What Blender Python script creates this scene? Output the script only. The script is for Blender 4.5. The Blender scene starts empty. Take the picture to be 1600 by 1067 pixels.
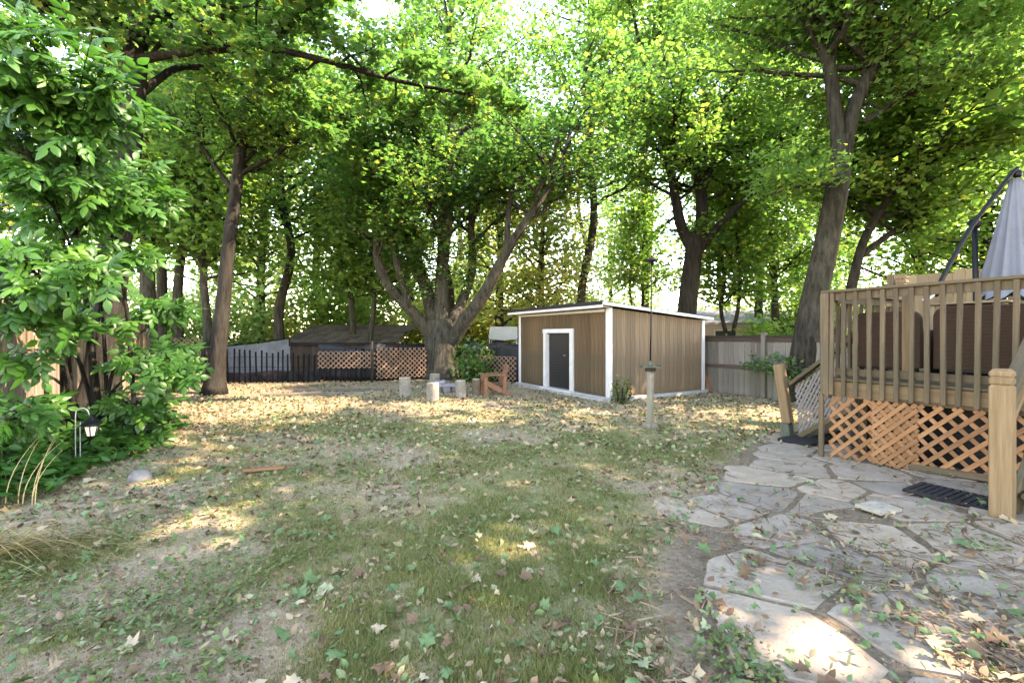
import bpy, bmesh, math, random
import numpy as np
from mathutils import Vector, Matrix

sc = bpy.context.scene
COL = sc.collection
random.seed(7)
RNG = np.random.default_rng(7)
R = math.radians

# ------------------------------------------------------------------ camera, sky, sun, exposure
CAM_H = 1.5
FPX, CX, HY = 711.1, 800.0, 526.0        # focal length and horizon of the photograph, in its pixels
cam_d = bpy.data.cameras.new('camera'); cam = bpy.data.objects.new('camera', cam_d); COL.objects.link(cam)
cam_d.sensor_width = 36.0; cam_d.lens = 16.0; cam_d.shift_y = -7.5/1600
cam_d.clip_start = 0.05; cam_d.clip_end = 2000
cam.location = (0, 0, CAM_H); cam.rotation_euler = (R(90), 0, 0)
sc.camera = cam

SUN_EL, SUN_AZ = 41.0, 106.0              # degrees; azimuth from the view direction towards the right
world = bpy.data.worlds.new('World'); sc.world = world; world.use_nodes = True
wn = world.node_tree.nodes; wl = world.node_tree.links
sky = wn.new('ShaderNodeTexSky'); sky.sky_type = 'NISHITA'; sky.sun_disc = False
sky.sun_elevation = R(SUN_EL); sky.sun_rotation = R(SUN_AZ)
sky.air_density = 1.0; sky.dust_density = 0.0; sky.ozone_density = 1.0
wn['Background'].inputs['Strength'].default_value = 0.15
wl.new(sky.outputs['Color'], wn['Background'].inputs['Color'])
sun_d = bpy.data.lights.new('sun', 'SUN'); sun = bpy.data.objects.new('sun', sun_d); COL.objects.link(sun)
sun_d.energy = 2.0; sun_d.angle = R(0.53); sun_d.color = (1.0, 0.965, 0.91)
to_sun = Vector((math.sin(R(SUN_AZ))*math.cos(R(SUN_EL)), math.cos(R(SUN_AZ))*math.cos(R(SUN_EL)), math.sin(R(SUN_EL))))
sun.rotation_euler = to_sun.to_track_quat('Z', 'Y').to_euler()
sun.location = to_sun*60
sc.view_settings.view_transform = 'Standard'; sc.view_settings.look = 'None'
sc.view_settings.gamma = 1.0; sc.view_settings.use_curve_mapping = False
sc.view_settings.exposure = 4.05
sc.view_settings.use_white_balance = True; sc.view_settings.white_balance_temperature = 8900; sc.view_settings.white_balance_tint = 24
sc.cycles.max_bounces = 9; sc.cycles.diffuse_bounces = 5; sc.cycles.transmission_bounces = 6
sc.cycles.glossy_bounces = 2; sc.cycles.caustics_reflective = False; sc.cycles.caustics_refractive = False
sc.cycles.use_denoising = True

# ------------------------------------------------------------------ helpers
def W(px, py, d):
    return np.array([(px-CX)/FPX*d, d, CAM_H+(HY-py)/FPX*d])

def _hash(i, j, seed):
    n = (i.astype(np.int64)*374761393 + j.astype(np.int64)*668265263 + seed*1442695041) & 0x7fffffff
    n = ((n ^ (n >> 13))*1274126177) & 0x7fffffff
    n = n ^ (n >> 16)
    return (n & 0xffff)/65535.0
def vnoise(x, y, scale=1.0, seed=0):
    x = np.asarray(x, float)/scale; y = np.asarray(y, float)/scale
    i = np.floor(x); j = np.floor(y); fx = x-i; fy = y-j
    fx = fx*fx*(3-2*fx); fy = fy*fy*(3-2*fy)
    a = _hash(i, j, seed); b = _hash(i+1, j, seed); c = _hash(i, j+1, seed); d = _hash(i+1, j+1, seed)
    return a*(1-fx)*(1-fy)+b*fx*(1-fy)+c*(1-fx)*fy+d*fx*fy
def fbm(x, y, scale=1.0, seed=0, oct=4):
    s = 0; a = .5; t = 0
    for k in range(oct):
        s = s+a*vnoise(x, y, scale/2**k, seed+k*17); t += a; a *= .5
    return s/t
def sstep(a, b, x):
    t = np.clip((np.asarray(x, float)-a)/(b-a), 0, 1); return t*t*(3-2*t)

AX = np.array([-0.49, 0.87, 0.0]); AX /= np.linalg.norm(AX)      # yard axis: away from the house
NX = np.array([AX[1], -AX[0], 0.0])                              # across the yard, to the right
UP = np.array([0, 0, 1.0])
def gz(x, y):
    x = np.asarray(x, float); y = np.asarray(y, float)
    u = -(AX[0]*x+AX[1]*y)
    z = 0.05*np.log1p(np.exp((np.clip(u, -60, 6)+3.0)*2.5))/2.5
    near = np.exp(-((x/16)**2+((y-8)/16)**2))
    return z+(fbm(x, y, 2.3, 5, 3)-.5)*.05*near+(fbm(x, y, .5, 9, 2)-.5)*.02*near
def G(px, py):
    """ground point seen at a pixel"""
    d = FPX*CAM_H/(py-HY)
    for _ in range(6):
        x = (px-CX)/FPX*d
        d = FPX*(CAM_H-float(gz(x, d)))/(py-HY)
    x = (px-CX)/FPX*d
    return np.array([x, d, float(gz(x, d))])

BASE = {}
def tag(o, label=None, cat=None, group=None, kind=None):
    if label: o['label'] = label
    if cat: o['category'] = cat
    if group: o['group'] = group
    if kind: o['kind'] = kind
    return o
def thing(name, label, cat, loc=(0, 0, 0), group=None, kind=None):
    o = bpy.data.objects.new(name, None); COL.objects.link(o); o.location = loc; o.empty_display_size = .2
    BASE[o] = np.array(loc, float)
    return tag(o, label, cat, group, kind)
def raw_mesh(name, V, F, smooth=False, attrs=None):
    """V (n,3) array; F a list of polygons, or an (m,k) array"""
    me = bpy.data.meshes.new(name)
    V = np.ascontiguousarray(V, dtype=np.float32)
    if isinstance(F, np.ndarray):
        m, k = F.shape
        me.vertices.add(len(V)); me.vertices.foreach_set('co', V.ravel())
        me.loops.add(m*k); me.loops.foreach_set('vertex_index', F.astype(np.int32).ravel())
        me.polygons.add(m); me.polygons.foreach_set('loop_start', np.arange(0, m*k, k, dtype=np.int32))
        me.update(calc_edges=True)
    else:
        me.from_pydata([tuple(map(float, v)) for v in V], [], F); me.update()
    if smooth: me.polygons.foreach_set('use_smooth', np.ones(len(me.polygons), dtype=bool))
    if attrs:
        for an, av in attrs.items():
            a = me.attributes.new(an, 'FLOAT', 'POINT'); a.data.foreach_set('value', np.ascontiguousarray(av, dtype=np.float32))
    return me
def link(name, me, mat, parent=None, smooth=False):
    o = bpy.data.objects.new(name, me); COL.objects.link(o)
    if mat is not None and len(me.materials) == 0: me.materials.append(mat)
    if parent is not None: o.parent = parent; BASE[o] = BASE[parent]
    return o
def part(name, V, F, mat, parent, smooth=False, attrs=None):
    V = np.asarray(V, float)-BASE[parent]
    return link(name, raw_mesh(name, V, F, smooth, attrs), mat, parent)
def solo(name, V, F, mat, loc, label=None, cat=None, group=None, kind=None, smooth=False, attrs=None):
    V = np.asarray(V, float)-np.array(loc)
    o = link(name, raw_mesh(name, V, F, smooth, attrs), mat); o.location = tuple(loc); BASE[o] = np.array(loc, float)
    return tag(o, label, cat, group, kind)
def piece(name, me, mat, parent, M):
    key = (me.name, mat.name)
    o = bpy.data.objects.new(name, me); COL.objects.link(o)
    if len(me.materials) == 0: me.materials.append(mat)
    o.parent = parent; BASE[o] = BASE[parent]
    o.matrix_local = Matrix.Translation(Vector(-BASE[parent])) @ M
    return o
_pl = {}
def plank_mesh(w, t, l, mat, bev=.006):
    k = (round(w, 3), round(t, 3), round(l, 2), mat.name)
    if k in _pl: return _pl[k]
    bm = bmesh.new(); bmesh.ops.create_cube(bm, size=1)
    for v in bm.verts: v.co.x *= k[0]; v.co.y *= k[1]; v.co.z *= k[2]
    b = min(bev, w*.25, t*.25)
    bmesh.ops.bevel(bm, geom=list(bm.edges), offset=b, segments=1, affect='EDGES')
    me = bpy.data.meshes.new('plank'); bm.to_mesh(me); bm.free(); me.materials.append(mat)
    _pl[k] = me; return me
def beam(name, parent, p0, p1, w, t, mat, nrm=None, bev=.006):
    """a squared timber from p0 to p1; t is measured along nrm, w across it"""
    p0 = Vector(p0); p1 = Vector(p1); z = (p1-p0); L = z.length; z.normalize()
    y = Vector(nrm) if nrm is not None else Vector((0, 0, 1))
    if abs(y.dot(z)) > .98: y = Vector((AX[0], AX[1], 0))
    x = y.cross(z).normalized(); y = z.cross(x).normalized()
    me = plank_mesh(w, t, L, mat, bev)
    M = Matrix(((x.x, y.x, z.x, 0), (x.y, y.y, z.y, 0), (x.z, y.z, z.z, 0), (0, 0, 0, 1)))
    M = Matrix.Translation((p0+p1)/2) @ M @ Matrix.Diagonal((1, 1, L/round(L, 2) if round(L, 2) else 1, 1))
    return piece(name, me, mat, parent, M)
def clip_rect(p, d, Wd, H):
    t0, t1 = -1e9, 1e9
    for k, hi in ((0, Wd), (1, H)):
        if abs(d[k]) < 1e-9:
            if p[k] < 0 or p[k] > hi: return None
            continue
        a = (0-p[k])/d[k]; b = (hi-p[k])/d[k]
        t0 = max(t0, min(a, b)); t1 = min(t1, max(a, b))
    return (t0, t1) if t1-t0 > .03 else None
def lattice(parent, O, a, b, Wd, H, step, sw, mat, thick=.008, off=0.0, phase=0.0, name='slat'):
    """diagonal trellis slats clipped to the panel O + s*a + t*b"""
    O = np.array(O, float); a = np.array(a, float); b = np.array(b, float); nr = np.cross(a, b); nr /= np.linalg.norm(nr)
    for sgn in (1, -1):
        d = (math.sqrt(.5), sgn*math.sqrt(.5))
        n = int((Wd+H)/step)+2
        for k in range(-n, n+1):
            p = ((k+phase)*step+random.gauss(0, .004), 0.0)
            c = clip_rect(p, d, Wd, H)
            if not c: continue
            q0 = (p[0]+d[0]*c[0], p[1]+d[1]*c[0]); q1 = (p[0]+d[0]*c[1], p[1]+d[1]*c[1])
            o = nr*(off+sgn*thick*.55)
            beam(name, parent, O+a*q0[0]+b*q0[1]+o, O+a*q1[0]+b*q1[1]+o, sw, thick, mat, nr, bev=.002)
def box_vf(c, a, b, u, sa, sb, su):
    """box centred at c with half sizes along axes"""
    c = np.array(c, float); a = np.array(a, float)*sa; b = np.array(b, float)*sb; u = np.array(u, float)*su
    V = [c+i*a+j*b+k*u for i in (-1, 1) for j in (-1, 1) for k in (-1, 1)]
    F = [(0, 1, 3, 2), (4, 6, 7, 5), (0, 4, 5, 1), (2, 3, 7, 6), (0, 2, 6, 4), (1, 5, 7, 3)]
    return V, F
def merge(*vf):
    V = []; F = []
    for v, f in vf:
        n = len(V); V += list(v); F += [tuple(i+n for i in q) for q in f]
    return V, F
def smooth_path(P, n):
    """Catmull-Rom through points with any number of columns"""
    P = np.asarray(P, float)
    Q = np.vstack([2*P[0]-P[1], P, 2*P[-1]-P[-2]])
    out = []
    m = len(P)-1
    for t in np.linspace(0, m, n):
        i = min(int(t), m-1); f = t-i
        p0, p1, p2, p3 = Q[i], Q[i+1], Q[i+2], Q[i+3]
        out.append(.5*((2*p1)+(-p0+p2)*f+(2*p0-5*p1+4*p2-p3)*f*f+(-p0+3*p1-3*p2+p3)*f**3))
    return np.array(out)
def tube(P, rad, sides=8, rough=0.0, seed=0, cap=True):
    P = np.asarray(P, float); n = len(P); rad = np.asarray(rad, float)
    T = np.gradient(P, axis=0); T /= np.linalg.norm(T, axis=1)[:, None]+1e-9
    ref = np.array([1.0, 0, 0]) if abs(T[0][0]) < .8 else np.array([0, 1.0, 0])
    V = []; ang = np.arange(sides)/sides*2*math.pi
    rng = np.random.default_rng(seed)
    lob = 1+rough*(np.sin(ang*3+seed)*.6+np.sin(ang*5+seed*2.1)*.4)
    for i in range(n):
        x = ref-T[i]*ref.dot(T[i]); x /= np.linalg.norm(x); y = np.cross(T[i], x); ref = x
        r = rad[i]*lob*(1+rough*.5*(rng.random(sides)-.5))
        V.append(P[i]+np.outer(np.cos(ang)*r, x)+np.outer(np.sin(ang)*r, y))
    V = np.concatenate(V)
    F = []
    for i in range(n-1):
        for k in range(sides):
            k2 = (k+1) % sides
            F.append((i*sides+k, i*sides+k2, (i+1)*sides+k2, (i+1)*sides+k))
    if cap: F.append(tuple(range(sides))[::-1]); F.append(tuple((n-1)*sides+k for k in range(sides)))
    return V, F
def lathe(c, prof, sides=16, axis=UP):
    c = np.array(c, float); V = []; F = []
    ang = np.arange(sides)/sides*2*math.pi
    for r, z in prof:
        V += [c+np.array([math.cos(t)*r, math.sin(t)*r, z]) for t in ang]
    n = len(prof)
    for i in range(n-1):
        for k in range(sides):
            k2 = (k+1) % sides
            F.append((i*sides+k, i*sides+k2, (i+1)*sides+k2, (i+1)*sides+k))
    F.append(tuple(range(sides))[::-1]); F.append(tuple((n-1)*sides+k for k in range(sides)))
    return V, F

# ------------------------------------------------------------------ materials
def new_mat(name):
    m = bpy.data.materials.new(name); m.use_nodes = True
    nt = m.node_tree; return m, nt, nt.nodes, nt.links, nt.nodes['Principled BSDF']
def ramp(N, L, src, stops):
    r = N.new('ShaderNodeValToRGB'); cr = r.color_ramp
    while len(cr.elements) < len(stops): cr.elements.new(.5)
    for e, (p, c) in zip(cr.elements, stops): e.position = p; e.color = (*c, 1)
    L.new(src, r.inputs[0]); return r.outputs[0]
def noise(N, L, scale, detail=5, rough=.6, vec=None, stretch=None, coord='Object'):
    n = N.new('ShaderNodeTexNoise'); n.inputs['Scale'].default_value = scale
    n.inputs['Detail'].default_value = detail; n.inputs['Roughness'].default_value = rough
    if vec is None:
        tc = N.new('ShaderNodeTexCoord'); vec = tc.outputs[coord]
        if stretch:
            mp = N.new('ShaderNodeMapping'); mp.inputs['Scale'].default_value = stretch
            L.new(vec, mp.inputs[0]); vec = mp.outputs[0]
    L.new(vec, n.inputs['Vector']); return n.outputs['Fac']
def mixc(N, L, fac, a, b, mode='MIX'):
    m = N.new('ShaderNodeMix'); m.data_type = 'RGBA'; m.blend_type = mode
    for sock, v in ((m.inputs[0], fac), (m.inputs[6], a), (m.inputs[7], b)):
        if isinstance(v, (int, float)): sock.default_value = v
        elif isinstance(v, tuple): sock.default_value = (*v, 1)
        else: L.new(v, sock)
    return m.outputs[2]
def bump(N, L, b, h, strength=.4, dist=.01):
    n = N.new('ShaderNodeBump'); n.inputs['Strength'].default_value = strength; n.inputs['Distance'].default_value = dist
    L.new(h, n.inputs['Height']); L.new(n.outputs[0], b.inputs['Normal'])
def wood(name, dark, mid, light, grain=(14, 14, 1.2), scale=3.0, vary=.35, stain=None, rough=.8, bmp=.4, splash=None):
    """weathered timber; grain runs along local z; each piece gets its own tone"""
    m, nt, N, L, b = new_mat(name)
    f = noise(N, L, scale, 6, .65, stretch=grain)
    c = ramp(N, L, f, [(.25, dark), (.5, mid), (.75, light)])
    oi = N.new('ShaderNodeObjectInfo')
    v = ramp(N, L, oi.outputs['Random'], [(0, (1-vary,)*3), (1, (1+vary*.5,)*3)])
    c = mixc(N, L, 1.0, c, v, 'MULTIPLY')
    if stain:
        f2 = noise(N, L, 1.7, 4, .6, stretch=(1, 1, .6))
        s = ramp(N, L, f2, [(.48, (0, 0, 0)), (.7, (1, 1, 1))])
        c = mixc(N, L, s, c, stain)
    if splash:      # mud splashed up from the ground in an uneven band
        tc = N.new('ShaderNodeTexCoord'); sx = N.new('ShaderNodeSeparateXYZ'); L.new(tc.outputs['Generated'], sx.inputs[0])
        nz = noise(N, L, 2.2, 5, .7); ad = N.new('ShaderNodeMath'); ad.operation = 'MULTIPLY_ADD'; ad.inputs[1].default_value = .35; L.new(nz, ad.inputs[0]); L.new(sx.outputs['Z'], ad.inputs[2])
        c = mixc(N, L, ramp(N, L, ad.outputs[0], [(.16, (.8, .8, .8)), (.34, (0, 0, 0))]), c, splash)
    L.new(c, b.inputs['Base Color']); b.inputs['Roughness'].default_value = rough
    b.inputs['Specular IOR Level'].default_value = .2
    bump(N, L, b, f, bmp, .006)
    return m
def plain(name, col, rough=.6, metal=0.0, var=.15, scale=6, bmp=.15, spec=.3):
    m, nt, N, L, b = new_mat(name)
    f = noise(N, L, scale, 6, .65)
    lo = tuple(max(0, c*(1-var)) for c in col); hi = tuple(min(1, c*(1+var)) for c in col)
    L.new(ramp(N, L, f, [(.3, lo), (.7, hi)]), b.inputs['Base Color'])
    b.inputs['Roughness'].default_value = rough; b.inputs['Metallic'].default_value = metal
    b.inputs['Specular IOR Level'].default_value = spec
    if bmp: bump(N, L, b, f, bmp, .01)
    return m
def leafmat(name, stops, trans=.45, tcol=1.0, rough=.45, spec=.35):
    m, nt, N, L, b = new_mat(name)
    at = N.new('ShaderNodeAttribute'); at.attribute_name = 'tint'
    oi = N.new('ShaderNodeObjectInfo')
    c = ramp(N, L, at.outputs['Fac'], stops)
    L.new(c, b.inputs['Base Color']); b.inputs['Roughness'].default_value = rough
    b.inputs['Specular IOR Level'].default_value = spec
    tr = N.new('ShaderNodeBsdfTranslucent')
    tc = mixc(N, L, 1.0, c, (1.10*tcol, 1.22*tcol, .80*tcol), 'MULTIPLY')
    L.new(tc, tr.inputs['Color'])
    mx = N.new('ShaderNodeMixShader'); mx.inputs[0].default_value = trans
    L.new(b.outputs[0], mx.inputs[1]); L.new(tr.outputs[0], mx.inputs[2])
    L.new(mx.outputs[0], N['Material Output'].inputs['Surface'])
    return m
def barkmat(name, dark, light, moss=None, scale=9):
    m, nt, N, L, b = new_mat(name)
    f = noise(N, L, scale*1.5, 8, .72, stretch=(1, 1, .16))
    f2 = noise(N, L, 1.6, 4, .6)
    c = ramp(N, L, f, [(.35, dark), (.66, light)])
    c2 = ramp(N, L, f2, [(.3, (.75, .75, .75)), (.7, (1.2, 1.18, 1.12))])
    c = mixc(N, L, 1.0, c, c2, 'MULTIPLY')
    if moss:
        f3 = noise(N, L, 2.5, 5, .7)
        c = mixc(N, L, ramp(N, L, f3, [(.55, (0, 0, 0)), (.75, (.8, .8, .8))]), c, moss)
    L.new(c, b.inputs['Base Color']); b.inputs['Roughness'].default_value = .9; b.inputs['Specular IOR Level'].default_value = .1
    bump(N, L, b, f, 1.0, .07)
    return m

M = {}
M['bark'] = barkmat('bark_grey_brown', (0.013, 0.012, 0.008), (0.055, 0.051, 0.039))
M['bark_maple'] = barkmat('bark_maple', (0.015, 0.013, 0.011), (0.068, 0.063, 0.047), moss=(0.044, 0.051, 0.030))
M['bark_dark'] = barkmat('bark_dark', (0.008, 0.007, 0.005), (0.032, 0.029, 0.024), scale=7)
M['leaf_maple'] = leafmat('leaf_maple_deep', [(0, (0.029, 0.083, 0.026)), (.55, (0.054, 0.142, 0.037)), (.9, (0.100, 0.195, 0.043)), (1, (0.199, 0.234, 0.050))], .58, 1.2, rough=.36, spec=.55)
M['leaf_bright'] = leafmat('leaf_maple_bright', [(0, (0.051, 0.121, 0.029)), (.55, (0.095, 0.190, 0.043)), (.86, (0.149, 0.244, 0.050)), (1, (0.284, 0.293, 0.059))], .64, 1.2)
M['leaf_yellow'] = leafmat('leaf_yellowing', [(0, (0.131, 0.204, 0.059)), (.5, (0.250, 0.312, 0.089)), (.85, (0.380, 0.372, 0.139)), (1, (0.451, 0.300, 0.119))], .64, 1.2)
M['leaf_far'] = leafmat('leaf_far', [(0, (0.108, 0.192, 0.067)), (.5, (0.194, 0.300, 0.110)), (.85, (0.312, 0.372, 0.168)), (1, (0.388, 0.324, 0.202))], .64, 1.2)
M['leaf_ash'] = leafmat('leaf_ash', [(0, (0.020, 0.078, 0.013)), (.6, (0.035, 0.121, 0.020)), (1, (0.075, 0.179, 0.029))], .5, 1.1, rough=.42, spec=.35)
M['leaf_ground'] = leafmat('leaf_ground', [(0, (0.041, 0.070, 0.019)), (.6, (0.078, 0.112, 0.028)), (1, (0.146, 0.159, 0.045))], .3)
M['litter'] = leafmat('leaf_litter', [(0, (0.051, 0.032, 0.020)), (.22, (0.138, 0.083, 0.046)), (.40, (0.257, 0.184, 0.106)), (.58, (0.332, 0.267, 0.165)), (.72, (0.111, 0.147, 0.055)), (.86, (0.065, 0.119, 0.046)), (1, (0.203, 0.221, 0.119))], .12, rough=.7, spec=.15)
M['grass'] = leafmat('grass_blades', [(0, (0.075, 0.104, 0.027)), (.4, (0.137, 0.145, 0.043)), (.65, (0.260, 0.203, 0.084)), (1, (0.425, 0.313, 0.168))], .35, rough=.6, spec=.2)
M['white'] = plain('white_paint', (0.397, 0.391, 0.371), .55, var=.10, scale=4, bmp=.1)
M['concrete'] = plain('pale_concrete', (0.273, 0.260, 0.234), .9, var=.25, scale=9, bmp=.35, spec=.1)
M['roof_dark'] = plain('dark_roofing', (0.011, 0.010, 0.011), .85, var=.4, scale=20, bmp=.3)
M['black_metal'] = plain('black_metal', (0.002, 0.002, 0.003), .45, var=.3, spec=.2)
M['door_metal'] = plain('dark_roller_door', (0.002, 0.002, 0.002), .5, var=.3, scale=5, bmp=.05, spec=.4)
M['wire'] = plain('grey_wire', (.30, .30, .30), .45, .6, var=.2)
M['canvas'] = plain('grey_canvas', (0.108, 0.119, 0.137), .85, var=.10, scale=5, bmp=.1)
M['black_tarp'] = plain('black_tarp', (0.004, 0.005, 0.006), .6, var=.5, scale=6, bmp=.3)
M['grey_tarp'] = plain('grey_tarp', (0.096, 0.101, 0.105), .7, var=.3, scale=3, bmp=.4)
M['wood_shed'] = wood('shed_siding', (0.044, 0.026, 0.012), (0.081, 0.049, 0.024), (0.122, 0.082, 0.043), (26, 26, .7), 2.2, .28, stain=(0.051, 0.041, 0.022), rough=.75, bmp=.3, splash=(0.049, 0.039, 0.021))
M['wood_shed_lit'] = wood('shed_siding_lit', (0.082, 0.054, 0.030), (0.131, 0.091, 0.056), (0.175, 0.130, 0.085), (26, 26, .7), 2.2, .22, stain=(0.098, 0.070, 0.042), rough=.75, bmp=.3, splash=(0.119, 0.080, 0.042))  # same siding as the front; the side's stronger light is put into its colour
M['wood_deck'] = wood('deck_timber', (0.050, 0.033, 0.018), (0.085, 0.061, 0.035), (0.120, 0.091, 0.055), (16, 16, 1.0), 2.5, .30, stain=(0.066, 0.058, 0.033))
M['wood_post'] = wood('post_timber', (0.109, 0.068, 0.033), (0.153, 0.102, 0.053), (0.190, 0.136, 0.075), (14, 14, .8), 2.2, .18)
M['wood_lattice'] = wood('lattice_timber', (0.151, 0.071, 0.029), (0.200, 0.098, 0.044), (0.242, 0.130, 0.062), (16, 16, 1.5), 3, .25)
M['wood_lattice_far'] = wood('lattice_timber_far', (0.127, 0.075, 0.044), (0.168, 0.106, 0.068), (0.206, 0.140, 0.096), (16, 16, 1.5), 3, .2)
M['wood_fence'] = wood('stockade_fence', (0.091, 0.062, 0.036), (0.154, 0.111, 0.070), (0.210, 0.161, 0.108), (20, 20, .8), 2.2, .45, stain=(0.140, 0.130, 0.105))
M['wood_fence_grey'] = wood('grey_fence', (0.087, 0.074, 0.059), (0.130, 0.115, 0.093), (0.174, 0.155, 0.127), (20, 20, .8), 2.2, .35, stain=(0.081, 0.077, 0.053))
M['wood_privacy'] = wood('privacy_fence', (0.132, 0.089, 0.046), (0.185, 0.132, 0.073), (0.224, 0.172, 0.102), (20, 20, .8), 2.2, .3)
M['wood_red'] = wood('red_cedar', (0.108, 0.048, 0.026), (0.156, 0.074, 0.040), (0.190, 0.102, 0.057), (16, 16, 1.2), 3, .2)
M['wood_old'] = wood('old_brown_boards', (0.028, 0.020, 0.014), (0.047, 0.034, 0.024), (0.069, 0.051, 0.037), (18, 18, .8), 2.2, .3)
M['slat_black'] = plain('black_slat', (0.004, 0.003, 0.003), .7, var=.4, spec=.1)
M['log'] = plain('grey_log_bark', (0.167, 0.149, 0.118), .9, var=.35, scale=14, bmp=.6, spec=.1)
M['log_brown'] = plain('brown_log_bark', (0.120, 0.087, 0.054), .9, var=.35, scale=14, bmp=.6, spec=.1)
M['log_end'] = plain('log_cut_face', (0.252, 0.222, 0.168), .85, var=.25, scale=18, bmp=.2, spec=.1)
M['rubber'] = plain('dark_rubber_mat', (0.010, 0.010, 0.010), .85, var=.35, scale=16, bmp=.3)
M['purple_stone'] = plain('mauve_grey_slab', (0.204, 0.186, 0.198), .85, var=.2, scale=6, bmp=.3)
M['rock'] = plain('pale_rock', (0.136, 0.122, 0.105), .9, var=.3, scale=10, bmp=.5, spec=.1)
M['stucco'] = plain('pale_stucco', (0.312, 0.252, 0.210), .9, var=.08, bmp=.1)
M['pale_vinyl'] = plain('pale_siding', (0.372, 0.372, 0.360), .8, var=.06, bmp=.05)
M['grey_roof'] = plain('grey_shingles', (0.120, 0.120, 0.126), .9, var=.3, scale=22, bmp=.3)
M['glass'] = plain('lantern_glass', (.70, .62, .42), .35, var=.1, bmp=0, spec=.5)
M['green_pvc'] = plain('green_grey_tray', (0.054, 0.063, 0.045), .7, var=.35, scale=14)
M['lattice_white'] = plain('pale_lattice', (0.120, 0.106, 0.097), .6, var=.15, scale=8, bmp=.1)
def wicker():
    m, nt, N, L, b = new_mat('brown_wicker')
    tc = N.new('ShaderNodeTexCoord')
    w = N.new('ShaderNodeTexWave'); w.bands_direction = 'Z'; w.inputs['Scale'].default_value = 22; w.inputs['Distortion'].default_value = 1.2; w.inputs['Detail Scale'].default_value = 8
    L.new(tc.outputs['Object'], w.inputs['Vector'])
    w2 = N.new('ShaderNodeTexChecker'); w2.inputs['Scale'].default_value = 60; L.new(tc.outputs['Object'], w2.inputs['Vector'])
    c = ramp(N, L, w.outputs['Fac'], [(.2, (.020, .011, .006)), (.8, (.056, .032, .018))])
    L.new(c, b.inputs['Base Color']); b.inputs['Roughness'].default_value = .75; b.inputs['Specular IOR Level'].default_value = .15
    bump(N, L, b, w.outputs['Fac'], .6, .006)
    return m
M['wicker'] = wicker()
def stonemat():
    m, nt, N, L, b = new_mat('flagstone')
    oi = N.new('ShaderNodeObjectInfo')
    f = noise(N, L, 3.2, 8, .68); f2 = noise(N, L, 26, 6, .7); f3 = noise(N, L, 1.4, 4, .6)
    c = ramp(N, L, f, [(.28, (.175, .143, .104)), (.55, (.262, .216, .163)), (.78, (.345, .292, .226))])
    v = ramp(N, L, oi.outputs['Random'], [(0, (.70, .72, .75)), (.5, (.95, .94, .92)), (1, (1.10, 1.05, .98))])
    c = mixc(N, L, 1.0, c, v, 'MULTIPLY')
    c = mixc(N, L, ramp(N, L, f3, [(.52, (0, 0, 0)), (.72, (.75, .75, .75))]), c, (.18, .14, .096))
    c = mixc(N, L, ramp(N, L, f2, [(.60, (0, 0, 0)), (.70, (.55, .55, .55))]), c, (.10, .09, .07))
    L.new(c, b.inputs['Base Color']); b.inputs['Roughness'].default_value = .9; b.inputs['Specular IOR Level'].default_value = .15
    bump(N, L, b, mixc(N, L, .35, f, f2), .7, .035)
    return m
M['stone'] = stonemat()
def groundmat(name='soil_and_turf'):
    m, nt, N, L, b = new_mat(name)
    at = N.new('ShaderNodeAttribute'); at.attribute_name = 'turf'
    al = N.new('ShaderNodeAttribute'); al.attribute_name = 'soil'
    f = noise(N, L, 1.3, 8, .65); f2 = noise(N, L, 30, 6, .75); f3 = noise(N, L, 7, 5, .7)
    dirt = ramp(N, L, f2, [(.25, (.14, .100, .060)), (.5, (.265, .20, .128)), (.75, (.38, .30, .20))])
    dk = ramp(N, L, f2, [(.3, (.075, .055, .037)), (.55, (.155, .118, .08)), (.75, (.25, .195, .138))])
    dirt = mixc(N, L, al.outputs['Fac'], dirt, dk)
    dry = ramp(N, L, f2, [(.25, (.115, .10, .048)), (.5, (.21, .18, .092)), (.75, (.31, .26, .145))])
    gr = ramp(N, L, f2, [(.25, (.080, .088, .03)), (.5, (.135, .14, .052)), (.8, (.23, .21, .095))])
    g = mixc(N, L, ramp(N, L, f3, [(.35, (0, 0, 0)), (.6, (1, 1, 1))]), dry, gr)
    c = mixc(N, L, at.outputs['Fac'], dirt, g)
    L.new(c, b.inputs['Base Color']); b.inputs['Roughness'].default_value = .95; b.inputs['Specular IOR Level'].default_value = .05
    bump(N, L, b, mixc(N, L, .4, f2, f3), 1.0, .04)
    return m
M['ground'] = groundmat()

# ------------------------------------------------------------------ the ground
PB_Y = np.array([-6, 0.5, 1.6, 2.0, 2.84, 3.4, 4.2, 5.2, 6.2, 7.2, 7.3])
PB_X = np.array([0.1, 0.45, .62, .70, .90, 1.25, 1.80, 2.42, 3.20, 4.2, 9])
def patio_d(x, y):                      # positive inside the patio
    return np.asarray(x)-np.interp(np.asarray(y), PB_Y, PB_X)
def turf(x, y):
    x = np.asarray(x, float); y = np.asarray(y, float)
    px = x/np.maximum(y, .3)*FPX+CX
    core = sstep(11.0, 7.5, y)*sstep(-4.8, -3.0, x+.12*y)
    n = fbm(x, y, 1.5, 21, 4); n2 = fbm(x, y, .45, 33, 3)
    g = sstep(.385, .63, n*.62+n2*.38+.07*np.exp(-((y-5.5)/2.6)**2)+.02)
    out = core*g*sstep(.10, -.35, patio_d(x, y)+.5*(n2-.5))
    far = sstep(24, 40, np.hypot(x, y))*.7
    return np.maximum(out, far)
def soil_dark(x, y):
    return np.clip(sstep(-.2, .25, patio_d(x, y)+.3*(fbm(x, y, .6, 3, 2)-.5))*.85+sstep(-5.0, -6.2, x)*.7, 0, 1)*sstep(30, 15, np.hypot(x, y))
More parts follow.
